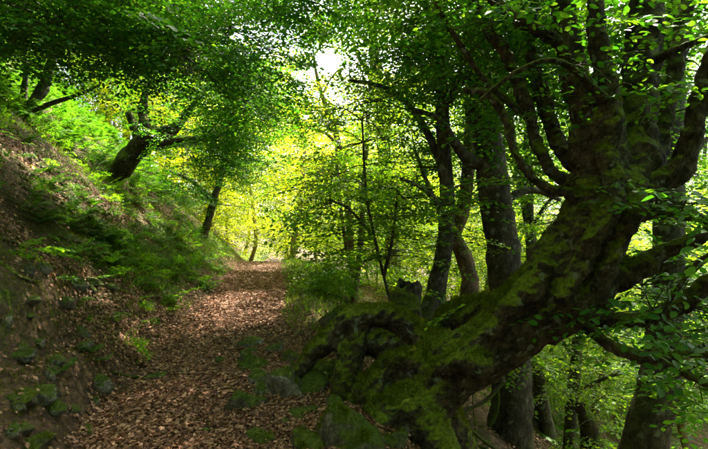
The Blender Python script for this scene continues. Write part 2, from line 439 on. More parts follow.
GAPS = [(329, 61, 14, 11), (306, 118, 5, 4), (293, 148, 5, 4), (312, 72, 6, 4)]
def sky_gap(F, k=1.0):
    """the opening between the crowns over the path"""
    x, y = to_px(F.p); keep = np.ones(len(x), bool)
    wob = 1 + .35*vnoise(np.stack([x/11, y/11, x*0], -1), 3)
    for a, b, rx, ry in GAPS:
        keep &= ((x-a)/(rx*k))**2 + ((y-b)/(ry*k))**2 > wob
    wide = .85 + .5*vnoise(F.p*.6, 8)
    over = (np.abs(F.p[:, 0] - xc(F.p[:, 1])) < wide) & (y < -8) & (F.p[:, 1] > 1.5)       # leaves cut above the frame so skylight reaches the path
    s_ = np.array(sd); shaft = np.zeros(len(x), bool)                                       # openings that let the sun down to the bank and the path
    for q, rr in (((-2.7, 5.2, 1.0), .85), ((-1.7, 8.2, .4), .8), ((-2.3, 12.0, .55), 1.0)):
        a = F.p - np.array(q); shaft |= np.linalg.norm(a - (a@s_)[:, None]*s_, axis=1) < rr*(1 + .5*vnoise(F.p*1.5, 4))
    shaft &= (y < -5) | (vnoise(F.p*2.2, 6) > .1)
    return F.keep((keep | (F.p[:, 1] < 2)) & ~over & ~shaft)

def boxes(spec, r):
    """targets from (px0, px1, py0, py1, d0, d1, n)"""
    out = []
    for a, b, c, d, e, f, n in spec:
        for _ in range(n): out.append(P(r.uniform(a, b), r.uniform(c, d), r.uniform(e, f)))
    return np.array(out)

def grow(attach, targets, r, ns=5, sc=1.0, spr=SPR, spread=.33, T=T_FAR, twig_r=.012, hole=-.35, seed=3, gap=True, mats=None):
    """crown mesh: twigs from the nearest wood to each target, flat sprays about it"""
    tubes, pos, yaw = [], [], []
    for tg in targets:
        dd = np.linalg.norm((attach-tg)*np.array([1, 1, 1.6]) + np.array([0, 0, .5])*0, axis=1)
        a = attach[np.argmin(dd)]
        L = np.linalg.norm(tg-a)
        mid = a + (tg-a)*.5 + np.array([0, 0, .12*L]) + r.normal(0, .06*L, 3)
        V = tube([a, mid, tg], [min(twig_r*(.6+L*.35), .03), twig_r*.6, twig_r*.3], 4, 6, capped=False); tubes.append(V)
        h = math.atan2(tg[1]-a[1], tg[0]-a[0])
        for _ in range(ns):
            f = r.uniform(.45, 1.05) if L > .6 else 1.0
            base = a + (tg-a)*f + np.array([0, 0, .12*L*4*f*(1-f)])
            q = base + r.normal(0, 1, 3)*np.array([spread, spread, spread*.45])
            pos.append(q); yaw.append(h + r.normal(0, .8))
            tubes.append(tube([base, (base+q)/2 + [0, 0, .03], q], [.006, .005, .004], 3, 4, capped=False))
            e = q + np.array([math.cos(yaw[-1]), math.sin(yaw[-1]), -.12])*.6*sc
            tubes.append(tube([q, e], [.004, .0015], 3, 2, capped=False))
    Fm = place_sprays(np.array(pos), np.array(yaw), r, sc, spr)
    Fm = thin(Fm, hole, seed)
    if gap: Fm = sky_gap(Fm)
    Vl, Fl = Fm.mesh(T)
    Vt, Ft = join(tubes)
    mi = np.r_[np.zeros(len(Fl), int), np.ones(len(Ft), int)]
    return np.vstack([Vl, Vt]), np.vstack([Fl, Ft+len(Vl)]), mi

def wood(spec, n=None):
    """[(px,py,d,r_px), ...] -> points, radii"""
    pts = np.array([P(a, b, d) for a, b, d, _ in spec]); rad = np.array([q/FPX*d for _, _, d, q in spec])
    return pts, rad

def samples(pts, n=14): return catmull(pts, n)

def add_part(name, V, F, m, root, base, smooth=True, mi=None, kind=None, label=None):
    o = link(name, mesh_np(name, V - base, F, smooth, mi), m, root)
    return tag(o, label, None, None, kind)

def traced_tree(name, label, trunk, limbs, crown, seed, bark='bark', leaf='leaf', seg=14, ns=5, sc=1.0, spr=SPR, T=T_FAR, rough=.22, cat='tree', group=None, sink=.25, hole=-.35, spread=.33):
    """trunk/limbs in photo pixels with depth; the trunk goes on down into the ground"""
    r = np.random.default_rng(seed)
    tp, tr = wood(trunk)
    gz = float(H(tp[0][0], tp[0][1]))
    dirn = norm(tp[0]-tp[1])
    foot = np.array([tp[0][0], tp[0][1], min(tp[0][2], gz) - sink])
    if tp[0][2] > gz + .05:
        mid = np.array([tp[0][0]+dirn[0]*.1, tp[0][1]+dirn[1]*.1, gz+.12])
        foot = np.array([mid[0], mid[1], gz-sink])
        tp = np.vstack([foot, mid, tp]); tr = np.r_[tr[0]*1.35, tr[0]*1.12, tr]
    else:
        tp = np.vstack([foot, tp]); tr = np.r_[tr[0]*1.4, tr]
    base = np.array([foot[0], foot[1], gz])
    root = thing(name, base, label, cat, group)
    V, F = tube(tp, tr, seg, len(tp)*7, rough, seed); add_part('trunk', V, F, M[bark], root, base)
    att = [samples(tp, 20)[8:]]
    for q, lb in enumerate(limbs):
        lp, lr = wood(lb); V, F = tube(lp, lr, 9, len(lp)*5, rough, seed+q); add_part('branch', V, F, M[bark], root, base)
        att.append(samples(lp, 14)[3:])
    att = np.vstack(att)
    if crown is not None:
        V, F, mi = grow(att, boxes(crown, r), r, ns, sc, spr, spread, T, seed=seed, hole=hole)
        add_part('crown', V, F, [M[leaf], M['twig']], root, base, True, mi, 'stuff')
    return root, att

# ------------------------------------------------------------------ the old leaning beech
BB = []                                                     # trunk pieces, fused below
def bb(spec, seg=20): p, q = wood(spec); BB.append(tube(p, q, seg, len(p)*6)); return p
bb([(398, 480, 4.1, 44), (405, 425, 4.08, 36), (432, 393, 4.04, 28), (464, 366, 4.0, 27), (499, 341, 3.95, 28), (541, 302, 3.9, 33), (577, 256, 3.85, 34), (602, 210, 3.8, 35), (613, 170, 3.8, 30)], 24)
bb([(376, 470, 4.05, 22), (373, 415, 4.08, 17), (374, 385, 4.10, 14), (390, 368, 4.15, 14), (430, 362, 4.1, 20)])
bb([(296, 376, 4.35, 5), (316, 353, 4.4, 9), (334, 338, 4.4, 13), (354, 319, 4.36, 15), (380, 314, 4.36, 11), (404, 322, 4.38, 12), (424, 338, 4.3, 14), (450, 350, 4.1, 18)])
bb([(368, 336, 4.50, 20), (392, 345, 4.5, 19), (410, 352, 4.45, 17)])
bb([(436, 345, 4.5, 12), (448, 322, 4.58, 17), (462, 312, 4.6, 15), (490, 305, 4.5, 12)])
bb([(360, 324, 4.36, 10), (352, 350, 4.28, 13), (347, 385, 4.2, 16), (342, 425, 4.1, 20), (338, 470, 4.1, 24)])
bb([(412, 405, 4.0, 30), (434, 434, 3.82, 22), (450, 470, 3.6, 16), (462, 520, 3.4, 12)])
bb([(390, 410, 4.0, 26), (374, 442, 3.85, 20), (362, 480, 3.7, 15)])
bb([(420, 400, 4.1, 30), (448, 432, 4.3, 22), (475, 480, 4.5, 18)])
bb([(425, 356, 4.1, 10), (474, 330, 4.0, 10), (516, 289, 3.95, 10), (551, 240, 3.9, 10), (580, 188, 3.85, 11)], 12)   # ridge along the upper side
bb([(440, 372, 3.82, 8), (480, 340, 3.74, 9), (520, 300, 3.68, 10), (548, 262, 3.62, 10)], 10)                       # second rib
bb([(545, 335, 3.8, 14), (572, 308, 3.7, 24), (590, 292, 3.7, 20), (600, 262, 3.75, 20)], 14)                      # burl over the lower boughs
bb([(560, 300, 3.56, 9), (588, 252, 3.50, 11), (606, 215, 3.47, 11), (616, 190, 3.47, 11), (604, 150, 3.6, 9)], 10)    # fluted rib
bb([(596, 290, 3.56, 8), (620, 250, 3.50, 9), (632, 215, 3.5, 10), (640, 180, 3.6, 10)], 10)
bb([(520, 302, 3.7, 11), (530, 289, 3.67, 15), (537, 276, 3.67, 11)], 12)
bb([(470, 368, 3.75, 12), (478, 360, 3.70, 15), (486, 352, 3.72, 10)], 12)
STEMS = [
    [(598, 190, 3.8, 24), (590, 125, 3.8, 19), (572, 65, 3.9, 15), (562, 0, 4.0, 13), (545, -80, 4.1, 11), (520, -220, 4.4, 6)],
    [(610, 175, 3.72, 20), (608, 100, 3.68, 13), (598, 40, 3.7, 10.5), (595, -10, 3.7, 10), (588, -130, 3.7, 5)],
    [(624, 185, 3.85, 26), (638, 120, 3.9, 20), (643, 50, 4, 20), (650, -10, 4.05, 18), (665, -170, 4.3, 9)],
    [(640, 185, 3.9, 16), (660, 135, 3.95, 10), (675, 70, 4, 9), (688, 0, 4.1, 8), (712, -110, 4.2, 4)],
    [(615, 205, 3.8, 26), (650, 184, 3.75, 15), (682, 168, 3.7, 14), (692, 132, 3.65, 12), (704, 85, 3.6, 10), (725, 20, 3.5, 8), (745, -70, 3.5, 4)],
    [(596, 276, 3.8, 22), (632, 272, 3.7, 15), (664, 252, 3.6, 10), (715, 228, 3.5, 9), (790, 185, 3.4, 5)],
    [(625, 216, 3.7, 14), (655, 212, 3.66, 8), (685, 215, 3.6, 7), (725, 222, 3.5, 6), (780, 218, 3.4, 3)],
    [(572, 305, 3.75, 16), (608, 319, 3.7, 10), (645, 319, 3.65, 9), (680, 305, 3.6, 9), (715, 280, 3.5, 8), (770, 245, 3.4, 5)],
    [(566, 305, 3.62, 9), (590, 330, 3.55, 7), (615, 348, 3.5, 7), (650, 358, 3.5, 8), (690, 353, 3.5, 6), (730, 356, 3.5, 4)],
    [(650, 357, 3.5, 6), (690, 376, 3.45, 4.5), (725, 395, 3.4, 3)],
    [(596, 212, 3.78, 14), (572, 195, 3.72, 7), (552, 190, 3.7, 6), (531, 176, 3.7, 5.5), (514, 150, 3.72, 5.5), (507, 122, 3.78, 5), (488, 95, 3.9, 5), (465, 88, 4.0, 3)],
    [(596, 192, 3.85, 14), (562, 178, 3.9, 8), (545, 162, 3.9, 7), (535, 138, 4, 7), (526, 105, 4, 7), (508, 60, 4.1, 7), (484, 20, 4.2, 6.5), (455, -25, 4.2, 4)],
    [(594, 178, 3.92, 14), (567, 158, 4, 10), (553, 130, 4.1, 9), (542, 95, 4.15, 8), (532, 50, 4.2, 6), (535, 10, 4.2, 5), (536, -60, 4.2, 4)],
    [(575, 52, 3.9, 8), (545, 34, 3.9, 7.5), (520, 20, 3.9, 7.5), (495, 2, 4, 7), (465, -40, 4, 5)],
    [(530, 120, 4, 5), (490, 85, 4.1, 4), (465, 52, 4.2, 3.5), (440, 10, 4.2, 3), (425, -30, 4.2, 2)],
    [(648, 330, 3.6, 4), (670, 300, 3.5, 3), (695, 265, 3.45, 2.5), (715, 250, 3.4, 2)],
    [(606, 100, 3.6, 6), (560, 62, 3.5, 3.5), (520, 70, 3.5, 3), (480, 100, 3.6, 2)],
    [(655, 60, 3.8, 6), (680, 48, 3.6, 4), (715, 34, 3.5, 3)],
]
bb_att = []
for s in STEMS[:8] + STEMS[10:13]: bb(s[:2] if len(s) < 5 else [s[0], tuple(np.add(s[0], s[1])/2), s[1]], 14)
V, F = join(BB)
tmp = link('tmp', mesh_np('tmp', V, F), None)
rm = tmp.modifiers.new('r', 'REMESH'); rm.mode = 'VOXEL'; rm.voxel_size = .018
sm = tmp.modifiers.new('s', 'SMOOTH'); sm.factor = .5; sm.iterations = 12
dg = bpy.context.evaluated_depsgraph_get(); em = tmp.evaluated_get(dg).to_mesh()
V = np.empty(len(em.vertices)*3, np.float32); em.vertices.foreach_get('co', V); V = V.reshape(-1, 3).astype(float)
Nn = np.empty(len(em.vertices)*3, np.float32); em.vertices.foreach_get('normal', Nn); Nn = Nn.reshape(-1, 3).astype(float)
F = np.array([tuple(p.vertices) for p in em.polygons if len(p.vertices) == 4], int)
bpy.data.objects.remove(tmp)
ax = norm(np.array([1.75, -.2, 1.75])[None])[0]             # the grain runs along the lean
al = V@ax
ang = np.arctan2((V - V.mean(0))@np.array([0, 1, 0.]), (V - V.mean(0))@norm(np.cross(ax, [0, 1, 0])))
q = V - ax[None]*al[:, None]*.72
rid = 1-np.abs(fbm(q*7, 3, 12))*2
D = -.008 + .03*fbm(V*2.3, 3, 11) + .034*(rid-.5)*.7 + .018*fbm(V*13, 3, 13) + .012*fbm(V*34, 2, 14)
knob = np.maximum(0, vnoise(V*4.2, 31)-.35)*.07 - np.maximum(0, vnoise(V*5.5, 33)-.5)*.05
V = V + Nn*(D + knob)[:, None]
BASE_BB = np.array([.38, 4.05, float(H(.38, 4.05))])
beech = thing('old_beech', BASE_BB, 'huge gnarled old beech leaning over the slope, trunk thick with moss', 'tree')
add_part('trunk', V, F, M['bark_lean'], beech, BASE_BB, label='massive leaning trunk with mossy roots and a hollow arch')
BV, BN, BF = V, Nn, F
for k, s in enumerate(STEMS):
    p, q = wood(s); q = q*.86; bb_att.append(samples(p, 16)[4:])
    v, f = tube(p, q, 30 if q.max() > .08 else 10, len(p)*16, .30, 40+k)
    if q.max() > .08: v = v + np.stack([fbm(v*11, 3, 50+k), fbm(v*11, 3, 80+k), fbm(v*11, 3, 90+k)], -1)*.03
    add_part('branch', v, f, M['bark_old'], beech, BASE_BB)
bb_att = np.vstack(bb_att)
r = np.random.default_rng(21)
tg = boxes([(425, 560, -10, 60, 3.6, 5.6, 24), (430, 540, 60, 110, 4.0, 5.6, 8), (500, 540, 130, 195, 4.4, 5.6, 2), (560, 720, -20, 60, 3.9, 5.2, 14),
            (670, 730, 40, 130, 3.6, 5.0, 5), (660, 740, 195, 225, 3.3, 3.9, 3), (640, 740, 285, 345, 3.3, 4.0, 8), (650, 760, 345, 380, 3.3, 4.0, 3)], r)
up = np.column_stack([r.uniform(-1.6, 6.0, 62), r.uniform(1.8, 7.0, 62), r.uniform(4.4, 8.0, 62)])
V, F, mi = grow(bb_att, np.vstack([tg, up]), r, 5, 1.0, SPR, .30, T_NEAR, hole=-.4, seed=5)
add_part('crown', V, F, [M['leaf'], M['twig']], beech, BASE_BB, True, mi, 'stuff')
# the largest leaves, hanging before the stems, are parts of their own
lv, lf = Frames(np.zeros((1, 3)), np.array([[1., 0, 0]]), np.array([[0, 0, 1.]]), np.ones(1)).mesh(
    (np.array([(0, 0, 0), (.16, .17, .03), (.42, .29, .05), (.72, .22, .02), (1, 0, -.08), (.72, -.22, .02), (.42, -.29, .05), (.16, -.17, .03)]), np.array([(0, 1, 2, 2), (0, 2, 3, 4), (0, 4, 5, 6), (0, 6, 7, 7)])))
leaf_me = bpy.data.meshes.new('leaf')
leaf_me.from_pydata([tuple(a) for a in lv], [], [(0, 1, 2), (0, 2, 3, 4), (0, 4, 5, 6), (0, 6, 7)]); leaf_me.shade_smooth()
cl = boxes([(575, 690, 25, 105, 3.1, 3.5, 8), (630, 700, 172, 212, 3.1, 3.4, 4), (655, 705, 290, 345, 3.1, 3.4, 4), (585, 620, 150, 190, 3.2, 3.4, 2)], r)
lfF = place_sprays(cl + r.normal(0, .04, cl.shape), r.uniform(0, 6.28, len(cl)), r, .55, [SPR[0], SPR[1]], pitch=(.1, .25))
sel = r.permutation(len(lfF.p))[:300]
from mathutils import Matrix
tw = []
for a in cl:
    b = bb_att[np.argmin(np.linalg.norm(bb_att-a, axis=1))]
    tw.append(tube([b, (a+b)/2+[0, 0, .08], a], [.008, .006, .002], 4, 7, capped=False))
TW = [add_part('twig', a[0], a[1], M['twig'], beech, BASE_BB) for a in tw]
for k in sel:
    d = norm(lfF.d[k]); n = norm(lfF.n[k] - d*np.dot(lfF.n[k], d)); b = np.cross(n, d); s = lfF.z[k]*1.05
    o = link('leaf', leaf_me, M['leaf'], TW[int(np.argmin(np.linalg.norm(cl-lfF.p[k], axis=1)))])
    o.matrix_local = Matrix([[d[0]*s, b[0]*s, n[0]*s, lfF.p[k][0]-BASE_BB[0]], [d[1]*s, b[1]*s, n[1]*s, lfF.p[k][1]-BASE_BB[1]], [d[2]*s, b[2]*s, n[2]*s, lfF.p[k][2]-BASE_BB[2]], [0, 0, 0, 1]])

def moss_fur(name, V, Nn, cnt, r, parent, base, lo=.25, size=.016, patch=1.2, seed=3):
    pr = np.clip((Nn[:, 2]*.8 + .75*fbm(V*patch*2.5, 4, seed) - lo)/.45 + .3, 0, 1)**1.5
    if pr.sum() < 5: return
    k = r.choice(len(V), cnt, p=pr/pr.sum())
    d = norm(Nn[k] + r.normal(0, .45, (cnt, 3)) + [0, 0, .3])
    Fm = Frames(V[k] - Nn[k]*.004 + r.normal(0, .008, (cnt, 3)), d, norm(np.cross(d, r.normal(0, 1, (cnt, 3)))), size*r.uniform(.5, 1.4, cnt))
    v, f = Fm.mesh(T_MOSS); o = add_part(name, v, f, M['moss_blade'], parent, base, True, None, 'stuff')
    return o
moss_fur('moss', BV, BN, 58000, r, beech, BASE_BB, .38, .018, .9)

# ------------------------------------------------------------------ traced trees in the middle distance
S = [(300, 480, -40, 60, 6, 9, 0)]
traced_tree('beech_tree', 'slim upright beech with mossy foot behind the hollow root arch', [(424, 335, 6.2, 12), (436, 290, 6.3, 9.5), (445, 245, 6.4, 8), (447, 200, 6.5, 7.5), (444, 150, 6.6, 7), (441, 80, 6.8, 6.5), (436, 0, 7, 6), (428, -150, 7.5, 4)],
            [[(444, 170, 6.6, 5), (420, 120, 6.8, 3.5), (390, 90, 7.2, 2.5), (350, 80, 7.5, 1.5)], [(442, 110, 6.7, 5), (470, 70, 6.5, 3.5), (500, 40, 6.3, 2)], [(438, 30, 6.9, 5), (410, -20, 6.5, 3), (370, -50, 6, 2)], [(446, 215, 6.4, 3.5), (425, 190, 6.2, 2.5), (400, 178, 6.0, 1.5)]],
            [(355, 470, 0, 115, 6.0, 8.5, 40), (380, 480, 110, 215, 7.0, 8.4, 12), (350, 520, -200, 0, 5, 9, 26)], 101, ns=5)
traced_tree('beech_tree', 'stout dark beech trunk rising close behind the leaning trunk', [(510, 330, 6.3, 19), (506, 280, 6.4, 17), (500, 230, 6.5, 16), (493, 180, 6.5, 15.5), (487, 130, 6.6, 15), (478, 60, 6.8, 12), (470, -40, 7, 11), (465, -200, 7.4, 6)],
            [[(488, 165, 6.5, 9), (470, 160, 6.4, 7), (456, 145, 6.2, 5), (440, 120, 6.0, 3), (415, 110, 5.8, 2)], [(486, 120, 6.6, 10), (505, 70, 6.8, 8), (520, 0, 7, 6), (530, -120, 7.3, 3)], [(480, 80, 6.7, 7), (455, 40, 6.5, 5), (430, 20, 6.2, 3)], [(497, 205, 6.5, 5), (530, 190, 6.7, 3.5), (560, 200, 7, 2)]],
            [(400, 560, 20, 105, 6.0, 8.5, 30), (515, 570, 130, 230, 6.4, 8.5, 9), (420, 640, -200, 10, 5.5, 9, 26)], 102, ns=5)
traced_tree('beech_tree', 'thin crooked beech stem between the slim and the stout trunk', [(462, 330, 7.2, 10), (470, 285, 7.3, 9), (462, 252, 7.4, 8), (455, 235, 7.4, 7), (464, 205, 7.5, 7), (468, 165, 7.6, 6), (470, 100, 7.8, 5), (465, 0, 8, 3)],
            [[(460, 245, 7.4, 5), (448, 225, 7.4, 4), (430, 190, 7.6, 2.5), (415, 150, 7.8, 1.5)]],
            [(405, 500, 120, 200, 7.6, 9.2, 12), (420, 520, 0, 120, 7, 9, 12)], 103, ns=4, bark='bark_red')
traced_tree('beech_tree', 'dark mossy trunk standing downhill under the low boughs of the old beech', [(642, 470, 6.0, 24), (648, 430, 6.0, 20), (657, 385, 6.1, 18), (664, 340, 6.2, 16), (668, 300, 6.3, 15), (670, 200, 6.5, 13), (674, 60, 7, 10), (680, -120, 7.5, 5)],
            [[(668, 300, 6.3, 7), (690, 270, 6.2, 5), (720, 250, 6, 3)], [(660, 370, 6.15, 5), (690, 350, 5.9, 3.5), (725, 340, 5.7, 2)], [(671, 180, 6.5, 7), (640, 140, 6.8, 5), (600, 110, 7, 3)]],
            [(600, 730, 60, 200, 6.2, 8, 14), (660, 730, 200, 330, 5.6, 7, 10), (560, 740, -200, 60, 6, 9, 26), (670, 730, 330, 420, 5.6, 7.2, 7)], 104, ns=5)
traced_tree('young_beech', 'slender speckled beech stem on the slope below the leaning trunk', [(568, 460, 8.5, 6), (572, 400, 8.6, 5.5), (577, 350, 8.7, 5), (580, 290, 8.8, 4.5), (585, 200, 9, 4), (588, 80, 9.3, 2.5)],
            [[(573, 395, 8.6, 2.5), (600, 380, 8.4, 2), (625, 372, 8.2, 1.2)], [(576, 360, 8.7, 2.5), (560, 340, 8.5, 1.8), (540, 330, 8.3, 1)]],
            [(530, 640, 320, 420, 7.6, 9.6, 18), (540, 640, 200, 300, 8.2, 10, 10)], 105, ns=4, leaf='leaf_mid_lit')
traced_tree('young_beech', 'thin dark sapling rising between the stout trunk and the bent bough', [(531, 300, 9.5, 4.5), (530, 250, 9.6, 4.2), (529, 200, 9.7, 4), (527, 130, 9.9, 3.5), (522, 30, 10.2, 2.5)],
            [[(530, 230, 9.6, 2), (550, 200, 9.4, 1.5), (575, 190, 9.2, 1)]], [(490, 580, 130, 260, 8.8, 11, 18), (480, 580, 20, 130, 9, 11, 12)], 106, ns=4, leaf='leaf_mid_lit')
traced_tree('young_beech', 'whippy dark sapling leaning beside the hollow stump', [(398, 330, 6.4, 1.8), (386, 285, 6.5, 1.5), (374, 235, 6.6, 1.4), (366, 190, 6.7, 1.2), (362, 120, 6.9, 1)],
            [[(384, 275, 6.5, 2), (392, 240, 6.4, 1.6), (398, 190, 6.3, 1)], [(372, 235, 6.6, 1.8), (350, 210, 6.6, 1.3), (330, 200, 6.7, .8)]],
            [(320, 425, 180, 262, 5.9, 7.6, 26), (320, 395, 110, 180, 6.2, 8.2, 14)], 107, ns=4, leaf='leaf_mid_lit')
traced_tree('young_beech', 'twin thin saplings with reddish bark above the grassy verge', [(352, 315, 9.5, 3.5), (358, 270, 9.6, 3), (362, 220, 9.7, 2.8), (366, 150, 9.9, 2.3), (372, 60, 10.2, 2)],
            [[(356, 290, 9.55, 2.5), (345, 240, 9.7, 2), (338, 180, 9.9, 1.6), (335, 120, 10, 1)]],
            [(300, 410, 150, 275, 8.6, 10.8, 40), (318, 420, 85, 150, 9, 11, 18)], 108, ns=4, bark='bark_red', leaf='leaf_mid_lit')
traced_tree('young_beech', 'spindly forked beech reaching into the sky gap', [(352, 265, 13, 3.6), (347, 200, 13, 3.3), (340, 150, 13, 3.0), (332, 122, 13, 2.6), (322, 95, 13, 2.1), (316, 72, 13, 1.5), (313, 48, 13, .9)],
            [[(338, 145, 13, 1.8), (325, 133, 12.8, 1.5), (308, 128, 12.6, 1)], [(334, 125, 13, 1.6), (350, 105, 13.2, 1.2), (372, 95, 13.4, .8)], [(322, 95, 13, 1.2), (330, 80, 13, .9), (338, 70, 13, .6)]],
            [(300, 420, 110, 200, 12, 15, 46), (285, 345, 84, 140, 11.5, 15, 24), (280, 330, 30, 84, 11.5, 14, 8), (345, 420, 70, 110, 12.5, 15, 14), (285, 320, 150, 235, 12.5, 15, 16)], 109, ns=5, leaf='leaf_young_sunlit', bark='bark_red', sc=1.25)
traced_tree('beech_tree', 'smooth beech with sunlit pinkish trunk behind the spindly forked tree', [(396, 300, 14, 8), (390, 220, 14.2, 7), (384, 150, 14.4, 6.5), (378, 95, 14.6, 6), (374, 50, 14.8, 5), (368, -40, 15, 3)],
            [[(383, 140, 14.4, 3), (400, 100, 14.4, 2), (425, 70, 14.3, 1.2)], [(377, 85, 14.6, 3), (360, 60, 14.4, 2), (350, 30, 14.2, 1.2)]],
            [(350, 440, 20, 120, 13, 16.5, 26), (340, 430, 120, 260, 12.5, 16, 26), (360, 460, -60, 20, 13, 17, 16)], 110, ns=5, bark='bark_red', leaf='leaf_mid_lit', sc=1.25)
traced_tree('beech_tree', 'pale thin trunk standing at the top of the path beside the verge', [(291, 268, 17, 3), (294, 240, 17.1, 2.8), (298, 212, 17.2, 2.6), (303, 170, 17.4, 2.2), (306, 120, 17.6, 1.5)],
            [[(298, 215, 17.2, 1.3), (310, 195, 17.2, 1), (325, 185, 17.1, .6)]], [(262, 345, 160, 250, 16, 20, 40), (270, 350, 125, 165, 17, 20, 12)], 111, ns=4, bark='bark_pale', leaf='leaf_young_sunlit', sc=1.3)
traced_tree('beech_tree', 'leaning grey trunk on the bank where the path tops out', [(203, 238, 15, 4.2), (208, 222, 15.1, 3.8), (214, 200, 15.2, 3.5), (222, 170, 15.4, 3), (228, 120, 15.6, 4), (232, 40, 16, 2.5)],
            [[(213, 200, 15.2, 3), (190, 180, 15, 2), (165, 170, 14.6, 1.2)], [(220, 175, 15.4, 2.5), (245, 160, 15.2, 1.8), (268, 165, 15, 1)]],
            [(185, 285, 140, 215, 13.5, 16.5, 34), (180, 290, 40, 140, 13.5, 17, 40)], 112, ns=5, sc=1.2, bark='bark')
# pollard on the bank
pg = G(116, 180)
dp = pg[1]
traced_tree('pollard_beech', 'squat pollarded beech with broken limbs leaning out of the green bank', [(106, 184, dp, 11), (121, 168, dp, 10.5), (136, 150, dp, 10.5), (150, 137, dp-.1, 9.5), (160, 130, dp-.1, 6)],
            [[(146, 142, dp, 9), (146, 128, dp, 6), (142, 112, dp, 4.5), (145, 96, dp, 3.5), (147, 84, dp, 2)], [(152, 138, dp-.1, 10), (165, 134, dp-.2, 8), (176, 126, dp-.3, 5), (188, 112, dp-.4, 3), (205, 90, dp-.5, 2)], [(150, 143, dp-.1, 8), (168, 143, dp-.3, 6), (186, 140, dp-.4, 4), (205, 138, dp-.5, 2)],
             [(140, 140, dp, 7), (134, 125, dp+.1, 5), (128, 112, dp+.1, 3)]],
            [(190, 262, 140, 185, dp-2.0, dp+.8, 24), (190, 285, 60, 145, dp-2.5, dp+1, 46), (120, 195, 60, 125, dp+.2, dp+1.5, 18), (120, 200, 40, 90, dp-1.5, dp+.5, 12), (180, 225, 165, 210, dp-1.2, dp+1, 8)], 113, ns=5, bark='bark_old', seg=18, rough=.35)
sg = G(26, 116); ds = sg[1]
traced_tree('thicket_tree', 'dark many stemmed tree clinging to the top of the bank', [(22, 120, ds, 8), (30, 108, ds, 6), (38, 95, ds, 5), (46, 78, ds, 4.5), (54, 50, ds, 4), (62, 0, ds, 3)],
            [[(22, 112, ds, 4), (24, 90, ds, 3), (26, 70, ds, 2.5), (24, 40, ds, 1.6)], [(30, 112, ds, 3.5), (55, 102, ds, 2.5), (78, 95, ds-.2, 1.8), (100, 85, ds-.4, 1)], [(36, 100, ds, 3.5), (46, 90, ds+.1, 3), (50, 70, ds+.2, 2)]],
            [(0, 100, 20, 62, ds-1.4, ds+.6, 26), (-40, 110, -40, 25, ds-2, ds+.6, 26), (60, 130, 45, 70, ds-1, ds+.4, 6)], 114, ns=5)

# big canopy tree rooted out of sight on the bank, its boughs reaching over the path
lb = np.array([-6.6, 4.2, float(H(-6.6, 4.2))])
r = np.random.default_rng(31)
canopy = thing('canopy_beech', lb, 'tall beech up the bank whose dark leafy boughs roof the path', 'tree')
tp = np.array([lb-[0, 0, .3], lb+[0, 0, 1.0], lb+[.15, .1, 2.6], lb+[.3, .1, 4.5], lb+[.5, .6, 7.2], lb+[.9, 1.4, 10]])
V, F = tube(tp, [.36, .3, .27, .22, .15, .05], 14, 36, .2, 4); add_part('trunk', V, F, M['bark'], canopy, lb)
att = [samples(tp, 12)[5:]]
for k, (t0, end) in enumerate([(.45, P(150, 40, 6.0)), (.5, P(230, 30, 6.8)), (.55, P(300, 0, 6.5)), (.5, P(60, 20, 5.2)), (.6, P(260, 90, 8.5)), (.7, P(330, -40, 7.5)), (.65, P(180, -80, 5)), (.8, P(100, -160, 5)), (.7, P(280, -200, 4.2)), (.8, np.array([-3.5, 8.5, 9.2])), (.85, np.array([-2.0, 10.5, 9.8])), (.8, np.array([-1.0, 7.5, 8.8])), (.9, np.array([-4.5, 10.5, 10])), (.8, np.array([-7.5, 8, 9])), (.85, np.array([-6.5, 10.5, 10])), (.9, np.array([-3, 6.5, 10]))]):  # upper boughs added above the frame to carry shading leaves
    a = samples(tp, 21)[int(t0*20)]; L = np.linalg.norm(end-a)
    pp = np.array([a, a+(end-a)*.3+[0, 0, .12*L], a+(end-a)*.65+[0, 0, .13*L]+r.normal(0, .15, 3), end])
    V, F = tube(pp, [.075, .05, .03, .010], 8, 22, .15, 60+k); add_part('branch', V, F, M['bark'], canopy, lb); att.append(samples(pp, 16)[3:])
tg = boxes([(-10, 120, -10, 60, 4.6, 7.4, 34), (100, 300, -10, 60, 5.2, 8.5, 66), (180, 300, 50, 112, 6.0, 9, 34), (290, 350, -10, 34, 6, 9, 14), (80, 200, 50, 85, 5.5, 7.5, 14), (215, 285, 110, 150, 7.5, 9.5, 10), (-100, 400, -260, -10, 4, 8, 150), (-40, 300, -40, 40, 5, 8.5, 40)], r)
tg = np.vstack([tg, np.column_stack([r.uniform(-9, .6, 190), r.uniform(5.0, 12.5, 190), r.uniform(8.0, 11.2, 190)])])  # unseen high foliage added to shade the visible canopy below
V, F, mi = grow(np.vstack(att), tg, r, 5, 1.0, SPR, .34, T_FAR, hole=-.55, seed=9)
add_part('crown', V, F, [M['leaf'], M['twig']], canopy, lb, True, mi, 'stuff')

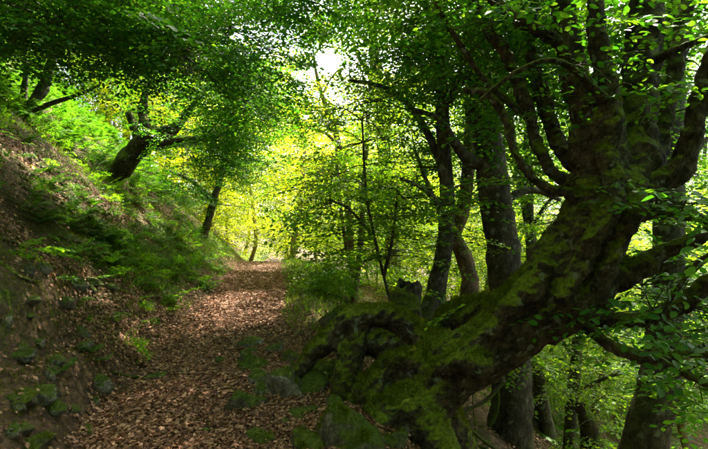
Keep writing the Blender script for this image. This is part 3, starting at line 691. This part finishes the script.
# ------------------------------------------------------------------ forest behind: whole trees, copied
def forest_tree(seed, Ht, r0, cb, spread, nl, ns, bark, leaf, label, name='forest_beech', sc=1.35):
    r = np.random.default_rng(seed)
    root = thing(name, (0, 0, 0), label, 'tree', None)
    hs = np.array([-.5, 0, .15, .4, .7, 1.0])*1.0; hs = np.r_[-.5, 0.2, Ht*.15, Ht*.35, Ht*.6, Ht*.8, Ht]
    tp = np.column_stack([np.r_[0, 0, r.normal(0, .018*Ht, 5)], np.r_[0, 0, r.normal(0, .018*Ht, 5)], hs])
    V, F = tube(tp, np.array([1.5, 1.15, .95, .8, .5, .28, .05])*r0, 12, 40, .18, seed); link('trunk', mesh_np('trunk', V, F), M[bark], root)
    cen = samples(tp, 60); att = []; tgt = []
    for k in range(nl):
        t = (k+.5)/nl; z0 = cb + (Ht*.96-cb)*t
        a = cen[np.argmin(abs(cen[:, 2]-z0))]
        az = k*2.4 + r.normal(0, .3); L = spread*(.45+.75*math.sin(math.pi*min(1, .25+.8*(1-t))))*r.uniform(.8, 1.15)
        o = np.array([math.cos(az), math.sin(az), 0])
        pp = np.array([a, a+o*L*.35+[0, 0, .22*L], a+o*L*.7+[0, 0, .34*L]+r.normal(0, .08*L, 3), a+o*L+[0, 0, .34*L]])
        V, F = tube(pp, np.array([.32, .2, .11, .03])*r0*(1.1-t*.6), 6, 14, .1, seed+k); link('branch', mesh_np('branch', V, F), M[bark], root)
        att.append(samples(pp, 10)[3:])
        for q in range(5):
            f = r.uniform(.4, 1.1); b = a + (pp[3]-a)*f + [0, 0, .1*L]
            tgt.append(b + r.normal(0, 1, 3)*np.array([.30*L, .30*L, .18*L]))
    V, F, mi = grow(np.vstack(att), np.array(tgt), r, ns, sc, SPR_BIG, .45, T_FAR, hole=-.38, seed=seed, gap=False)
    tag(link('crown', mesh_np('crown', V, F, True, mi), [M[leaf], M['twig']], root), kind='stuff')
    return root

FT = [forest_tree(201, 13, .20, 2.2, 3.4, 16, 4, 'bark', 'leaf', 'tall'), forest_tree(202, 11, .15, 1.4, 3.0, 15, 4, 'bark_red', 'leaf_mid_lit', 'mid'),
      forest_tree(203, 8.0, .09, 0.9, 2.3, 13, 4, 'bark_pale', 'leaf_young_sunlit', 'young'), forest_tree(204, 15, .24, 4.5, 3.8, 16, 4, 'bark', 'leaf', 'great'),
      forest_tree(205, 6.0, .06, 0.5, 1.9, 11, 4, 'bark_pale', 'leaf_young_sunlit', 'bush'),
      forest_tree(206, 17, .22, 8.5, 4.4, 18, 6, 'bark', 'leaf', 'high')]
LAB = ['tall green beech', 'middle sized beech with reddish stem', 'young yellow green beech', 'added great shade beech', 'low bushy yellow green beech', 'added lofty shade beech']
GRP = ['tall beeches', 'middle beeches', 'young beeches', 'great shade beeches', 'bushy beeches', 'lofty shade beeches']
NAM = ['forest_beech', 'forest_beech', 'clearing_beech', 'shade_beech', 'clearing_bush', 'lofty_shade_beech']
used = [False]*6
def plant(k, x, y, sc=1.0, rz=None):
    z = float(H(x, y, False)); rz = rng.uniform(0, 6.28) if rz is None else rz
    zone = 'in the wood by the lower end of the path' if y < 1.9 else 'on the hillside above the fern slope' if x < -6.5 and not (k in (2, 4) and y > 24) else 'in the clearing past the crest of the path' if y > 16.5 and x < 2 else 'on the slope downhill of the old beech'
    if not used[k]:
        o = FT[k]; used[k] = True; o.location = (x, y, z); o.rotation_euler = (0, 0, rz); o.scale = (sc,)*3; o.name = NAM[k]
    else: o = copy_tree(FT[k], (x, y, z), rz, sc, tilt=rng.normal(0, .04)); o.name = NAM[k]
    tag(o, LAB[k] + ' ' + zone, 'tree', GRP[k] + ' ' + zone); return o

# clearing past the crest, along the line of sight up the path
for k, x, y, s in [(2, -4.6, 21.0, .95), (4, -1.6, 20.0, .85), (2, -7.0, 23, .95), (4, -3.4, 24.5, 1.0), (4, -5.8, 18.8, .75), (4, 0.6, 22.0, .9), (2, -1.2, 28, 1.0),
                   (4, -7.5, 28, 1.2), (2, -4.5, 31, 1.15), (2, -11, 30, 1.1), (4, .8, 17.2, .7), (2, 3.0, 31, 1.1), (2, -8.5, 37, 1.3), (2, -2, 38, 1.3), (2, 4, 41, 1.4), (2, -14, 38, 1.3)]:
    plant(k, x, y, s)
# the wood to the right, downhill
for k, x, y, s in [(1, 3.6, 13.0, .65), (1, 5.6, 10.5, .6), (1, 8.6, 12, .7), (1, 6.4, 17.5, .75), (1, 9.5, 20, .8), (1, 14, 19, .8), (0, 19, 18, .9), (1, 13.5, 9.5, .75),
                   (0, 10, 27, 1.0), (0, 14.5, 26, 1.2), (0, 20, 25, 1.3), (1, 16, 13, .8), (4, 8.5, 16, .9), (4, 11.5, 17, .9), (4, 6.5, 14.5, .7), (4, 13.5, 14.5, .8), (4, 2.6, 13.2, .7), (4, 3.6, 15.8, .8), (4, 4.9, 13, .75), (4, 2.3, 17.5, .8), (4, 5.4, 18, .9), (4, 3.4, 20, .9), (1, 4.6, 22, .8), (1, 1.8, 25, .8), (0, 24, 31, 1.4), (0, 17, 34, 1.4), (0, 11, 36, 1.4), (0, 30, 36, 1.6), (0, 24, 42, 1.6), (0, 16, 52, 1.5), (0, 5, 62, 1.6), (0, 34, 48, 1.8)]:
    plant(k, x, y, s)
# up the hill on the left
for k, x, y, s in [(0, -15, 14.5, .8), (0, -16, 19, .8), (0, -17, 25, .9), (0, -12.8, 24, .8), (0, -10.6, 26, .8), (0, -16.5, 22, .8), (1, -9, 28, .9), (1, -14.5, 18.5, .7), (4, -9.6, 18.8, .8), (4, -10.9, 21, .9), (1, -11.8, 21.8, .75), (4, -12.6, 24, 1.1), (4, -10.2, 23.5, 1.0), (4, -13.8, 21.5, 1), (0, -21, 20, 1.0), (0, -15, 31, 1.1), (0, -22, 34, 1.2), (0, -16, 42, 1.5), (0, -27, 28, 1.1), (0, -8, 62, 1.5), (0, -22, 54, 1.4)]:
    plant(k, x, y, s)
# rest of the wood out of the frame, with shade trees added to darken the foreground
for k, x, y, s in [(3, 6.4, 1.6, .8), (3, 4.8, -3.5, .8), (3, -5.6, -2.2, .7), (3, -1.0, -5.5, .8), (3, 10.5, 4.5, .9), (5, -8.6, 7.4, .8), (5, -9.0, 11.0, .8), (5, -11, 5, .8), (5, 3.8, 9.4, .62), (5, 3.2, 1.0, .7), (0, 1.5, -8, .9), (0, 8, -6, 1), (0, -6, -8, .8), (0, 12, -1, 1), (0, -10, 1, .8), (0, 3, -12, 1), (0, -10, -5, .8), (0, -3.2, -3.4, .7), (0, 3.0, -4.2, .7), (0, .4, -3.6, .6), (0, 5, 0, .6), (0, -10, -1, .8), (1, -13, 3, .9), (0, -13, 8, .8), (1, -9, -3, .8), (0, -16, 6, .9), (0, -14, -2, .9), (1, 6, -3, .8), (1, 9, 0, .8), (1, 12.5, 3, .8), (0, 9, -8, .9), (1, 13, -4, .9), (1, 4.5, -7, .8), (1, 0, -9, .8), (1, -4, -8, .8), (4, 3.2, -3.2, .7), (4, 6, -1.2, .8), (4, 7.6, 1.8, .7), (4, -2.6, -4, .6), (4, 1, -5, .7), (4, -5.2, -3.6, .6)]:
    plant(k, x, y, s)
for k in range(6):
    if not used[k]:
        for c in list(FT[k].children): bpy.data.objects.remove(c)
        bpy.data.objects.remove(FT[k])

# ------------------------------------------------------------------ rocks
r = np.random.default_rng(77)
import bmesh
def rock_mesh(seed, sx, sy, sz, sub=4, sharp=.28):
    bm = bmesh.new(); bmesh.ops.create_icosphere(bm, subdivisions=sub, radius=1)
    V = np.array([v.co[:] for v in bm.verts]); F = np.array([[v.index for v in f.verts] for f in bm.faces]); bm.free()
    q = np.random.default_rng(seed)
    for _ in range(14):                                       # chopped facets
        n = norm(q.normal(0, 1, 3)); h = q.uniform(.45, .85); dd = V@n
        V = V - np.maximum(dd-h, 0)[:, None]*n*.85
    V = V*(1 + sharp*fbm(V*1.3, 3, seed)[:, None] + .22*fbm(V*3.2, 4, seed+1)[:, None])
    V = V*np.array([sx, sy, sz])
    me = mesh_np('rock', V, F, True); return me, V
def vnormals(me):
    a = np.empty(len(me.vertices)*3, np.float32); me.vertices.foreach_get('normal', a); return a.reshape(-1, 3).astype(float)

def rock(px, py, wpx, hpx, label, m='rock', dep=.8, sink=.25, fur=0, group=None, d=None, seed=None, rz=None):
    """px,py: centre of the visible stone; it rests on the ground at its foot"""
    g0 = G(px, py + hpx*.5) if d is None else None
    p = g0 if d is None else P(px, py+hpx*.5, d)
    k = p[1]/FPX
    sx, sz = wpx*.62*k, hpx*.5*k*1.4
    me, V = rock_mesh(seed or int(px*7+py), sx, sx*dep, sz)
    o = link('rock', me, M[m], None, (p[0], p[1]+sx*dep*.6, p[2] + sz*(.8-sink*2)*.75)); o.rotation_euler = (r.normal(0, .12), r.normal(0, .12), r.uniform(-.5, .5) if rz is None else rz)
    tag(o, label, 'rock', group)
    if fur: moss_fur('moss', V, vnormals(me), max(20, int(fur*.45)), r, o, np.zeros(3), .72, .015, 3, int(px))
    return o
rock(345, 434, 70, 42, 'big mossy boulder with pale lichen at the foot of the old beech', 'rock', .7, .22, 5000, seed=61)
rock(308, 443, 36, 22, 'low mossy boulder beside the bigger boulder with pale lichen', 'rock_moss', .8, .3, 2500, seed=14)
rock(345, 322, 44, 30, 'dark wedge shaped boulder by the grassy verge next to the root arch', 'rock', .8, .25, 900, seed=12)
rock(240, 400, 36, 26, 'rounded mossy stone at the edge of the path below the flat slab', 'rock', .8, .25, 600, seed=13)
rock(250, 362, 46, 20, 'flat mossy slab stone sticking out of the path', 'rock', .9, .3, 800, seed=15)
rock(219, 359, 14, 12, 'small dark stone on the path next to the flat slab', 'rock', .8, .3, 0, seed=16)
rock(284, 386, 46, 32, 'blocky pale edged rock among the stones beside the path', 'rock_bare', .8, .25, 500, seed=17)
rock(310, 378, 44, 32, 'lichen spotted rock between the blocky rock and the old beech roots', 'rock', .8, .25, 900, seed=18)
rock(262, 388, 26, 20, 'small brown rock leaning on the blocky pale edged rock', 'rock_bare', .8, .3, 200, seed=19)
rock(288, 356, 20, 15, 'mossy knob of stone at the path edge below the verge', 'rock_moss', .8, .3, 400, seed=20)
rock(318, 345, 34, 20, 'mossy stone under the end of the root arch', 'rock_moss', .8, .3, 800, seed=21)
rock(330, 368, 30, 24, 'earthy mossy stone tucked against the roots', 'rock_moss', .8, .3, 800, seed=22)
rock(262, 440, 34, 16, 'half buried mossy stone in the litter at the path edge', 'rock_moss', .8, .3, 500, seed=23)
rock(298, 412, 30, 18, 'small stone below the lichen spotted rock', 'rock_bare', .8, .3, 100, seed=24)
rock(100, 384, 19, 20, 'pale rounded stone with moss collar at the foot of the cut bank', 'rock_bare', .8, .2, 120, seed=25)
rock(42, 266, 17, 12, 'pale stone lodged at the top of the cut bank', 'rock_bare', .8, .25, 0, seed=26)
rock(4, 318, 14, 14, 'grey stone in the dark face of the cut bank', 'rock_bare', .8, .3, 0, seed=27)
rock(15, 352, 26, 14, 'grey slab in the cut bank above the mossy hump', 'rock', .8, .3, 200, seed=28)
rock(62, 300, 20, 14, 'dark stone under the leafy ledge of the bank', 'rock', .8, .3, 0, seed=29)
rock(48, 372, 10, 14, 'upright tan stone chip in the cut bank', 'rock_bare', .6, .3, 0, seed=30)
rock(108, 285, 16, 10, 'flat stone resting on the bank above the leafy ledge', 'rock_bare', .8, .3, 0, seed=31)
rock(18, 395, 30, 20, 'mossy hump of rock low in the cut bank', 'rock_moss', .8, .36, 1200, seed=32)
rock(28, 440, 34, 18, 'broad dark mossy boulder at the bottom of the cut bank', 'rock_moss', .8, .4, 2600, seed=33)
rock(146, 378, 40, 7, 'thin ridge of buried rock crossing the path', 'rock', .35, .35, 0, seed=34, rz=0)
rock(182, 371, 11, 10, 'little stone at the end of the rock ridge on the path', 'rock', .8, .3, 0, seed=35)
rock(112, 232, 14, 9, 'small stone high on the bank among ferns', 'rock_bare', .8, .3, 0, seed=36)
rock(395, 440, 34, 22, 'mossy stone wedged under the old beech trunk', 'rock_moss', .8, .3, 700, seed=37)
rock(36, 340, 15, 9, 'small grey stone beside the roots in the cut bank', 'rock_bare', .8, .3, 0, seed=38)
rock(80, 345, 18, 12, 'brown stone at the edge of the leafy ledge', 'rock', .8, .3, 100, seed=39)
rock(70, 408, 16, 11, 'brownish stone below the pale rounded stone', 'rock', .8, .3, 0, seed=40)

for k in range(16):
    rock(r.uniform(228, 345), r.uniform(340, 440), r.uniform(10, 26), r.uniform(7, 16), 'small rough stone half buried beside the path below the old beech', ['rock', 'rock_bare', 'rock_bare'][k % 3], .8, .30, int(r.integers(20, 120)), 'small stones beside the path', seed=400+k)
for k in range(18):
    rock(r.uniform(2, 95), r.uniform(262, 440), r.uniform(9, 26), r.uniform(7, 18), 'small earthy stone set in the cut bank', ['rock', 'rock_bare', 'rock'][k % 3], .7, .34, int(r.integers(20, 120)), 'small stones in the cut bank', seed=440+k)

# ------------------------------------------------------------------ stumps, roots, fallen sticks
def stump(name, spec, label, seed, jag=.5, mt='dead_wood', fur=1500):
    p, q = wood(spec); gz = float(H(p[0][0], p[0][1])); p = np.vstack([[p[0][0], p[0][1], min(gz, p[0][2])-.15], p]); q = np.r_[q[0]*1.3, q]
    seg = 22; V, F = tube(p, q, seg, 30, .35, seed, capped=False)
    top = V[-seg*4:].copy(); a = np.arange(len(top)) % seg
    th = a*6.2832/seg
    V[-seg*4:, 2] += vnoise(np.stack([np.cos(th)*1.6, np.sin(th)*1.6, th*0+seed], -1), seed)*jag*q.max()*1.6*np.repeat(np.linspace(.1, 1, 4), seg)
    base = np.array([p[0][0], p[0][1], gz]); root = thing(name, base, label, 'stump')
    add_part('trunk', V, F, M[mt], root, base)
    n = norm(V - np.repeat(samples(p, 30), seg, 0)) ; moss_fur('moss', V, n, fur, r, root, base, .1, .016, 1.5)
    return root
stump('hollow_stump', [(402, 335, 4.9, 17), (404, 312, 4.95, 16), (407, 296, 5.0, 14), (410, 284, 5.0, 12)], 'dead stump with broken top standing behind the root arch', 5, jag=.22, mt='bark_old')
stump('broken_stump', [(508, 455, 6.2, 15), (507, 425, 6.2, 13), (509, 402, 6.2, 12), (512, 385, 6.2, 9)], 'mossy broken stump on the slope seen under the leaning trunk', 6, mt='bark_old')
stump('split_stump', [(592, 455, 8.0, 12), (588, 425, 8.0, 9), (580, 402, 8.0, 6)], 'small split stump beside the slender speckled stem', 8, mt='bark_old', fur=500)

def stick(name, pts, rad, label, cat, m='twig', group=None, lift=.0):
    """pts in pixels laid on the ground"""
    q = np.array([G(*a) for a in pts]); q[:, 2] += rad*.6 + lift
    V, F = tube(q, np.linspace(rad, rad*.45, len(q)), 7, len(q)*6, .2, int(pts[0][0]))
    base = q[0]; o = link(name, mesh_np(name, V-base, F), M[m], None, base); return tag(o, label, cat, group)
stick('fallen_stick', [(40, 243), (52, 258), (64, 274), (73, 287)], .014, 'long pale stick lying down the bank above the ledge', 'stick', 'dead_wood')
stick('fallen_stick', [(56, 236), (70, 241), (82, 244)], .022, 'thick grey stick lying level on the bank', 'stick', 'dead_wood')
stick('fallen_stick', [(95, 205), (112, 216), (130, 228)], .018, 'brown stick on the bank below the pollard', 'stick')
stick('fallen_stick', [(150, 232), (160, 242), (168, 256)], .016, 'short dark stick among the grass of the bank', 'stick')
stick('fallen_stick', [(112, 374), (128, 377), (150, 378), (172, 374)], .02, 'dark branch lying half buried across the path', 'stick')
stick('fallen_stick', [(20, 185), (40, 200), (66, 210)], .02, 'dark stick high on the shaded bank', 'stick')
stick('fallen_stick', [(228, 372), (236, 380), (240, 392)], .012, 'short twig beside the flat slab on the path', 'stick')
stick('fallen_stick', [(300, 418), (318, 408), (330, 406)], .012, 'twig caught on the stones beside the path', 'stick')
for k in range(16):
    a, b = r.uniform(10, 200), 0; b = np.interp(a, [10, 200], [215, 262]) + r.uniform(-45, 60); l, t = r.uniform(9, 26), r.uniform(-.2, 1.0)
    stick('fallen_stick', [(a, b), (a+l*.5*math.cos(t)+r.normal(0, 1), b+l*.5*math.sin(t)), (a+l*math.cos(t), b+l*math.sin(t))], r.uniform(.007, .016), 'thin dead twig lying on the leafy bank', 'stick', ['twig', 'dead_wood'][k % 2], 'dead twigs on the bank')
def root_tube(pts, rad, label, seed):
    q = np.array([G(a, b) for a, b in pts]); k = np.linspace(0, 1, len(q)); q[:, 2] += rad*.4*np.sin(k*math.pi) - rad*.5*(1-np.sin(k*math.pi)); q[:, 1] -= .03*np.sin(k*math.pi)
    V, F = tube(q, rad*np.interp(k, [0, .2, 1], [1, .9, .4]), 8, len(q)*6, .3, seed)
    o = link('exposed_root', mesh_np('exposed_root', V-q[0], F), M['bark_old'], None, q[0]); tag(o, label, 'root')
root_tube([(0, 262), (18, 276), (36, 283), (52, 280)], .03, 'dark exposed root snaking over the cut bank below the pale stone', 1)
root_tube([(36, 283), (48, 298), (54, 318), (58, 332)], .02, 'thin root hanging down the face of the cut bank', 2)
root_tube([(6, 290), (12, 308), (14, 326)], .022, 'short root poking from the dark earth of the cut bank', 3)
root_tube([(0, 238), (20, 246), (38, 252)], .025, 'root running along the upper edge of the cut bank', 4)
root_tube([(42, 195), (70, 206), (92, 218), (110, 226)], .02, 'root running along the bare earth of the upper bank', 5)
# thin dead branches hanging below the leaning trunk
for k, (sp, lab) in enumerate([([(448, 404, 4.6, 2.2), (462, 420, 4.8, 2), (478, 436, 5, 1.8), (500, 452, 5.2, 1.2)], 'thin curved dead branch leaning under the old beech'),
                               ([(505, 380, 5.2, 2), (486, 400, 5.1, 2), (462, 412, 5.0, 1.6), (452, 418, 4.9, 1)], 'slim dark bough drooping from beneath the leaning trunk'),
                               ([(498, 390, 6, 2), (497, 410, 6, 1.8), (488, 430, 6, 1.2)], 'dark upright twig before the mossy broken stump')]):
    p, q = wood(sp)
    for e in (0, len(p)-1):
        pass
    V, F = tube(p, q, 6, 24, .15, k); o = link('dead_branch', mesh_np('dead_branch', V-p[0], F), M['twig'], None, p[0]); tag(o, lab, 'branch')

# ------------------------------------------------------------------ ground cover
r = np.random.default_rng(91)
def scatter(n, x0, x1, y0, y1, mask, r, near=True):
    """points on the ground, thicker where they show larger"""
    t = r.uniform(0, 1, n)
    y = y0*(y1/y0)**t if near else r.uniform(y0, y1, n)
    x = r.uniform(x0, x1, n); m = r.uniform(0, 1, n) < mask(x, y)
    return x[m], y[m]

def side(x, y):
    s = x - xc(y); return -s - halfw(y, -1), s - halfw(y, 1)
def litter_mask(x, y):
    u, v = side(x, y); on = (u < 0) & (v < 0)
    p = np.stack([x*.9, y*.9, x*0], -1); n = fbm(p, 3, 44)
    ul = np.clip(np.where(y < 4.9, -.42, np.where(u > .9, .32, .3)*np.interp(y, [5, 8, 10], [1, .9, .5])) + n*1.6 + .5*np.exp(-(u/.25)**2), .04, 1)
    ledge = np.exp(-((u-.5)/.45)**2)*np.exp(-((y-5.9)/1.1)**2)
    vr = np.clip(.55 + n*.8 - .5*(v < .9)*(y > 6.5), .06, 1)
    return np.where(on, 1, np.where(u > 0, np.maximum(ul, ledge), vr))
def flat_leaves(n, x0, x1, y0, y1, size, tilt, r):
    x, y = scatter(n, x0, x1, y0, y1, litter_mask, r); z = H(x, y); nn = nrm(x, y); c = len(x)
    a = r.uniform(0, 6.28, c); t = norm(np.cross(nn, np.column_stack([np.cos(a), np.sin(a), a*0])))
    lift = .014 + np.abs(r.normal(0, .012, c))
    return Frames(np.column_stack([x, y, z]) + nn*lift[:, None], t, norm(nn + r.normal(0, tilt, (c, 3))), size*r.uniform(.55, 1.3, c))
lf = flat_leaves(80000, -2.8, .5, 2.3, 5.6, .031, .65, r)
lf2 = Frames.cat([flat_leaves(62000, -4.2, .3, 4.2, 16.5, .032, .6, r), flat_leaves(110000, -9, -1, 2.2, 13, .046, .6, r), flat_leaves(22000, -.5, 9, 2.5, 16, .055, .4, r)])
V, F = join([lf.mesh(T_DRY), lf2.mesh(T_DRY1)])
o = link('leaf_litter', mesh_np('leaf_litter', V, F), M['litter']); tag(o, 'brown dead beech leaves strewn over path and banks', 'leaf litter', None, 'stuff')

def grass_patch(n, x0, x1, y0, y1, mask, size, r, lean=.55, flop=(.3, -.2)):
    x, y = scatter(n, x0, x1, y0, y1, mask, r); z = H(x, y); c = len(x)
    d = norm(np.column_stack([r.normal(flop[0]*0, lean, c), r.normal(0, lean, c), np.ones(c)]) + .5*np.column_stack([nrm(x, y)[:, 0], nrm(x, y)[:, 1], 0*x]))
    p = np.column_stack([x, y, z-.01]); nn = np.cross(d, r.normal(0, 1, (c, 3)))
    return Frames(p, d, nn, size*r.uniform(.5, 1.4, c))
def gm_left(x, y):
    u, v = side(x, y); n = fbm(np.stack([x*.8, y*.8, x*0+3], -1), 3, 61); n2 = fbm(np.stack([x*2.6, y*2.6, x*0+3], -1), 2, 62)
    return np.where(u > .10, np.where(u > 1.3, np.clip((y-6.5)/4, .06, 1), 1)*np.clip((y-4.6)/1.6, .08, 1)*np.clip(.36 + n*1.2 + n2*.9 + .35*np.exp(-((u-.5)/.5)**2)*(y > 7), 0, 1), 0)
def gm_right(x, y):
    u, v = side(x, y); n2 = fbm(np.stack([x*2.6, y*2.6, x*0+3], -1), 2, 63)
    return np.where(v > .02, np.clip((y-5.6)/1.2, 0, 1)*np.clip(.8 - np.maximum(v-.8, 0)*.5 + n2*.6, .05, 1), 0)
def gm_near(x, y):
    u, v = side(x, y); n2 = fbm(np.stack([x*2.2, y*2.2, x*0+8], -1), 2, 64)
    return np.where((u > .12) | (v > .2), np.clip(n2*2.2-.25, 0, 1), 0)
gf = Frames.cat([grass_patch(64000, -8, -1.6, 4.5, 17, gm_left, .13, r, .75), grass_patch(30000, -3.2, 2.5, 5.5, 17, gm_right, .12, r), grass_patch(12000, -3.6, 1.2, 2.2, 6.0, gm_near, .07, r)])
V, F = gf.mesh(T_BLADE)
o = link('grass', mesh_np('grass', V, F), M['grass']); tag(o, 'fresh green woodland grass on the bank and the path verge', 'grass', None, 'stuff')

x, y = scatter(2300, -8, -1.6, 4.6, 15, lambda x, y: np.clip(gm_left(x, y)*.8+.12*(side(x, y)[0] > .3), 0, 1), r)
V, F = place_sprays(np.column_stack([x, y, H(x, y) + r.uniform(.02, .14, len(x))]), r.uniform(0, 6.28, len(x)), r, .34, SPR, pitch=(-.25, .3), roll=.4).mesh(T_FAR)
o = link('bank_herbs', mesh_np('bank_herbs', V, F), M['leaf_mid_lit']); tag(o, 'low broad leaved herbs among the grass of the bank', 'herbs', None, 'stuff')

# low moss on the near banks and around the stones
def mm(x, y):
    u, v = side(x, y); n2 = fbm(np.stack([x*1.6, y*1.6, x*0+8], -1), 3, 67)
    return np.where((u > .15) | (v > .12), np.clip(n2*2.5+.15 + .3*(u > .3), 0, 1), 0)
x, y = scatter(75000, -4.2, 1.6, 2.2, 8.5, mm, r); nn = nrm(x, y); c = len(x)
mf = Frames(np.column_stack([x, y, H(x, y)-.003]) + nn*r.uniform(0, .02, c)[:, None], norm(nn + r.normal(0, .5, (c, 3))), r.normal(0, 1, (c, 3)), .022*r.uniform(.5, 1.4, c))
V, F = mf.mesh(T_MOSS); o = link('ground_moss', mesh_np('ground_moss', V, F), M['moss_blade']); tag(o, 'dark green moss cushions on the near banks', 'moss', None, 'stuff')

# ferns: single plants near the path, a fern slope behind
def frond(r, L=.5, k=15):
    t = (np.arange(k)+1)/(k+.5); bend = r.uniform(.5, .9)
    px = L*np.sin(t*1.35)/1.35*1.1; pz = L*(t*.75 - bend*t*t*.62); p, d, n, z = [], [], [], []
    for q in range(k):
        l = L*.34*math.sin(math.pi*(.12+.86*t[q]))**.8
        for s in (-1, 1):
            p.append((px[q], 0, pz[q])); d.append((.35, s*1.0, -.15+r.normal(0, .08))); n.append((-.3+.7*t[q], 0, 1)); z.append(l)
    rach = tube(np.column_stack([np.r_[0, px[::4]], np.zeros(len(px[::4])+1), np.r_[0, pz[::4]]]), np.linspace(.004, .001, len(px[::4])+1), 3, 6, capped=False)
    return Frames(np.array(p), np.array(d), np.array(n), np.array(z)), rach
FR = [frond(np.random.default_rng(300+k), .5) for k in range(3)]
fr_me = []
for f, rc in FR:
    V, F = f.mesh(T_PINNA); V2, F2 = rc; fr_me.append(mesh_np('frond', np.vstack([V, V2]), np.vstack([F, F2+len(V)])))
def fern(p, sc, label, group=None, n=7):
    root = thing('fern', p, label, 'fern', group)
    for k in range(n):
        o = link('frond', fr_me[k % 3], M['fern'], root); o.rotation_euler = (r.normal(0, .12), r.normal(-.05, .18), k*6.283/n + r.normal(0, .25)); s = sc*r.uniform(.75, 1.15); o.scale = (s, s, s)
    return root
for px, py, sc, lab in [(478, 446, .35, 'bright fern under the leaning trunk beside the dead branch'), (455, 428, .28, 'small fern at the lower root of the old beech'), (166, 300, .8, 'fern at the foot of the grassy bank by the path edge'), (208, 290, .6, 'little fern tuft at the path edge near the crest'),
                        (88, 352, .35, 'tiny fern in the cut bank above the pale rounded stone'), (60, 372, .3, 'tiny fern low in the dark cut bank'), (100, 362, .35, 'bright little fern beside the pale rounded stone'), (665, 190, .0, '')]:
    if sc: g0 = G(px, py); fern(g0, sc, lab)
for k in range(110):
    a = r.uniform(20, 228); b = np.interp(a, [20, 60, 225], [160, 200, 246]) + r.uniform(-28, 52); g0 = G(a, b)
    if side(g0[0], g0[1])[0] < .15: continue
    fern(g0, r.uniform(.35, .8), 'green fern growing among the grass on the bank', 'ferns on the grassy bank', 6)
for k in range(16):
    g0 = G(r.uniform(430, 700), r.uniform(395, 449))
    if g0[1] < 6: continue
    fern(g0, r.uniform(.7, 1.3), 'fern on the slope below the old beech', 'ferns on the lower slope', 6)
# the fern slope high on the left
def fern_cover(n, pts, r, sc):
    out = []
    yaw0 = r.uniform(0, 6.28, n)
    for q in range(6):
        f = FR[q % 3][0]; Rm = rot_zyx(yaw0 + q*1.047 + r.normal(0, .2, n), r.normal(-.1, .2, n), r.normal(0, .12, n)); s = sc*r.uniform(.7, 1.2, n)
        out.append(Frames((np.einsum('nij,lj->nli', Rm, f.p)*s[:, None, None] + pts[:, None]).reshape(-1, 3), np.einsum('nij,lj->nli', Rm, f.d).reshape(-1, 3), np.einsum('nij,lj->nli', Rm, f.n).reshape(-1, 3), (f.z[None]*s[:, None]).ravel()))
    return Frames.cat(out)
def fm(x, y):
    u, v = side(x, y); n = fbm(np.stack([x*.5, y*.5, x*0+3], -1), 2, 71)
    return np.where(u > 2.2 + np.interp(y, [7, 9, 12], [4, 2.0, .2]), np.clip(.85 + n*.5, 0, 1), 0)
x, y = scatter(800, -15, -4, 8, 20, fm, r); pts = np.column_stack([x, y, H(x, y)])
V, F = fern_cover(len(x), pts, r, 1.25).mesh(T_PINNA)
o = link('fern_slope', mesh_np('fern_slope', V, F), M['fern']); tag(o, 'bright green ferns covering the upper hillside', 'ferns', None, 'stuff')

# leafy seedlings low on the slope to the right
def seedling(p, h, label, group, sc=.5, n=7):
    root = thing('beech_seedling', p, label, 'sapling', group); p = np.array(p)
    st = np.array([p-[0, 0, .05], p+[r.normal(0, .05), r.normal(0, .05), h*.5], p+[r.normal(0, .1), r.normal(0, .1), h]])
    V, F = tube(st, [.008, .006, .003], 5, 8); add_part('stem', V, F, M['twig'], root, p)
    tg = p + np.column_stack([r.normal(0, .28*h, n), r.normal(0, .28*h, n), r.uniform(.35*h, 1.05*h, n)])
    V, F, mi = grow(samples(st, 10)[3:], tg, r, 2, sc, SPR, .10, T_FAR, .004, hole=-9, gap=False); add_part('crown', V, F, [M['leaf_mid_lit'], M['twig']], root, p, True, mi, 'stuff')
for k in range(34):
    a = r.uniform(440, 708); b = r.uniform(330, 445); g0 = G(a, b)
    if g0[1] < 5: continue
    seedling(g0, r.uniform(.6, 1.8), 'leafy beech seedling on the slope below the old beech', 'seedlings on the lower slope', .75, 9)
for k in range(7):
    g0 = G(r.uniform(318, 345), r.uniform(275, 300))
    seedling(g0, r.uniform(.3, .6), 'leafy beech seedling growing along the grassy verge', 'seedlings along the verge', .7, 7)
x, y = scatter(900, 1.2, 26, 6.5, 45, lambda x, y: np.where((side(x, y)[1] > 1.2) & (y > 5 + .2*x), .35 + .65*(fbm(np.stack([x*.5, y*.5, x*0], -1), 2, 81) > -.1), 0), r)
ps = np.column_stack([x, y, H(x, y, False) + r.uniform(.1, .9, len(x))])
V, F = place_sprays(ps, r.uniform(0, 6.28, len(x)), r, 1.1, SPR_BIG).mesh(T_FAR)
o = link('undergrowth', mesh_np('undergrowth', V, F), M['leaf_mid_lit']); tag(o, 'low leafy undergrowth covering the lower slope', 'undergrowth', None, 'stuff')
g0 = G(201, 434)
o = link('fallen_leaf', leaf_me, M['grass'], None, tuple(g0+[0, 0, .035])); o.scale = (.07, .07, .07); o.rotation_euler = (.1, .1, .3); tag(o, 'single fresh green leaf lying on the brown litter of the path', 'leaf')
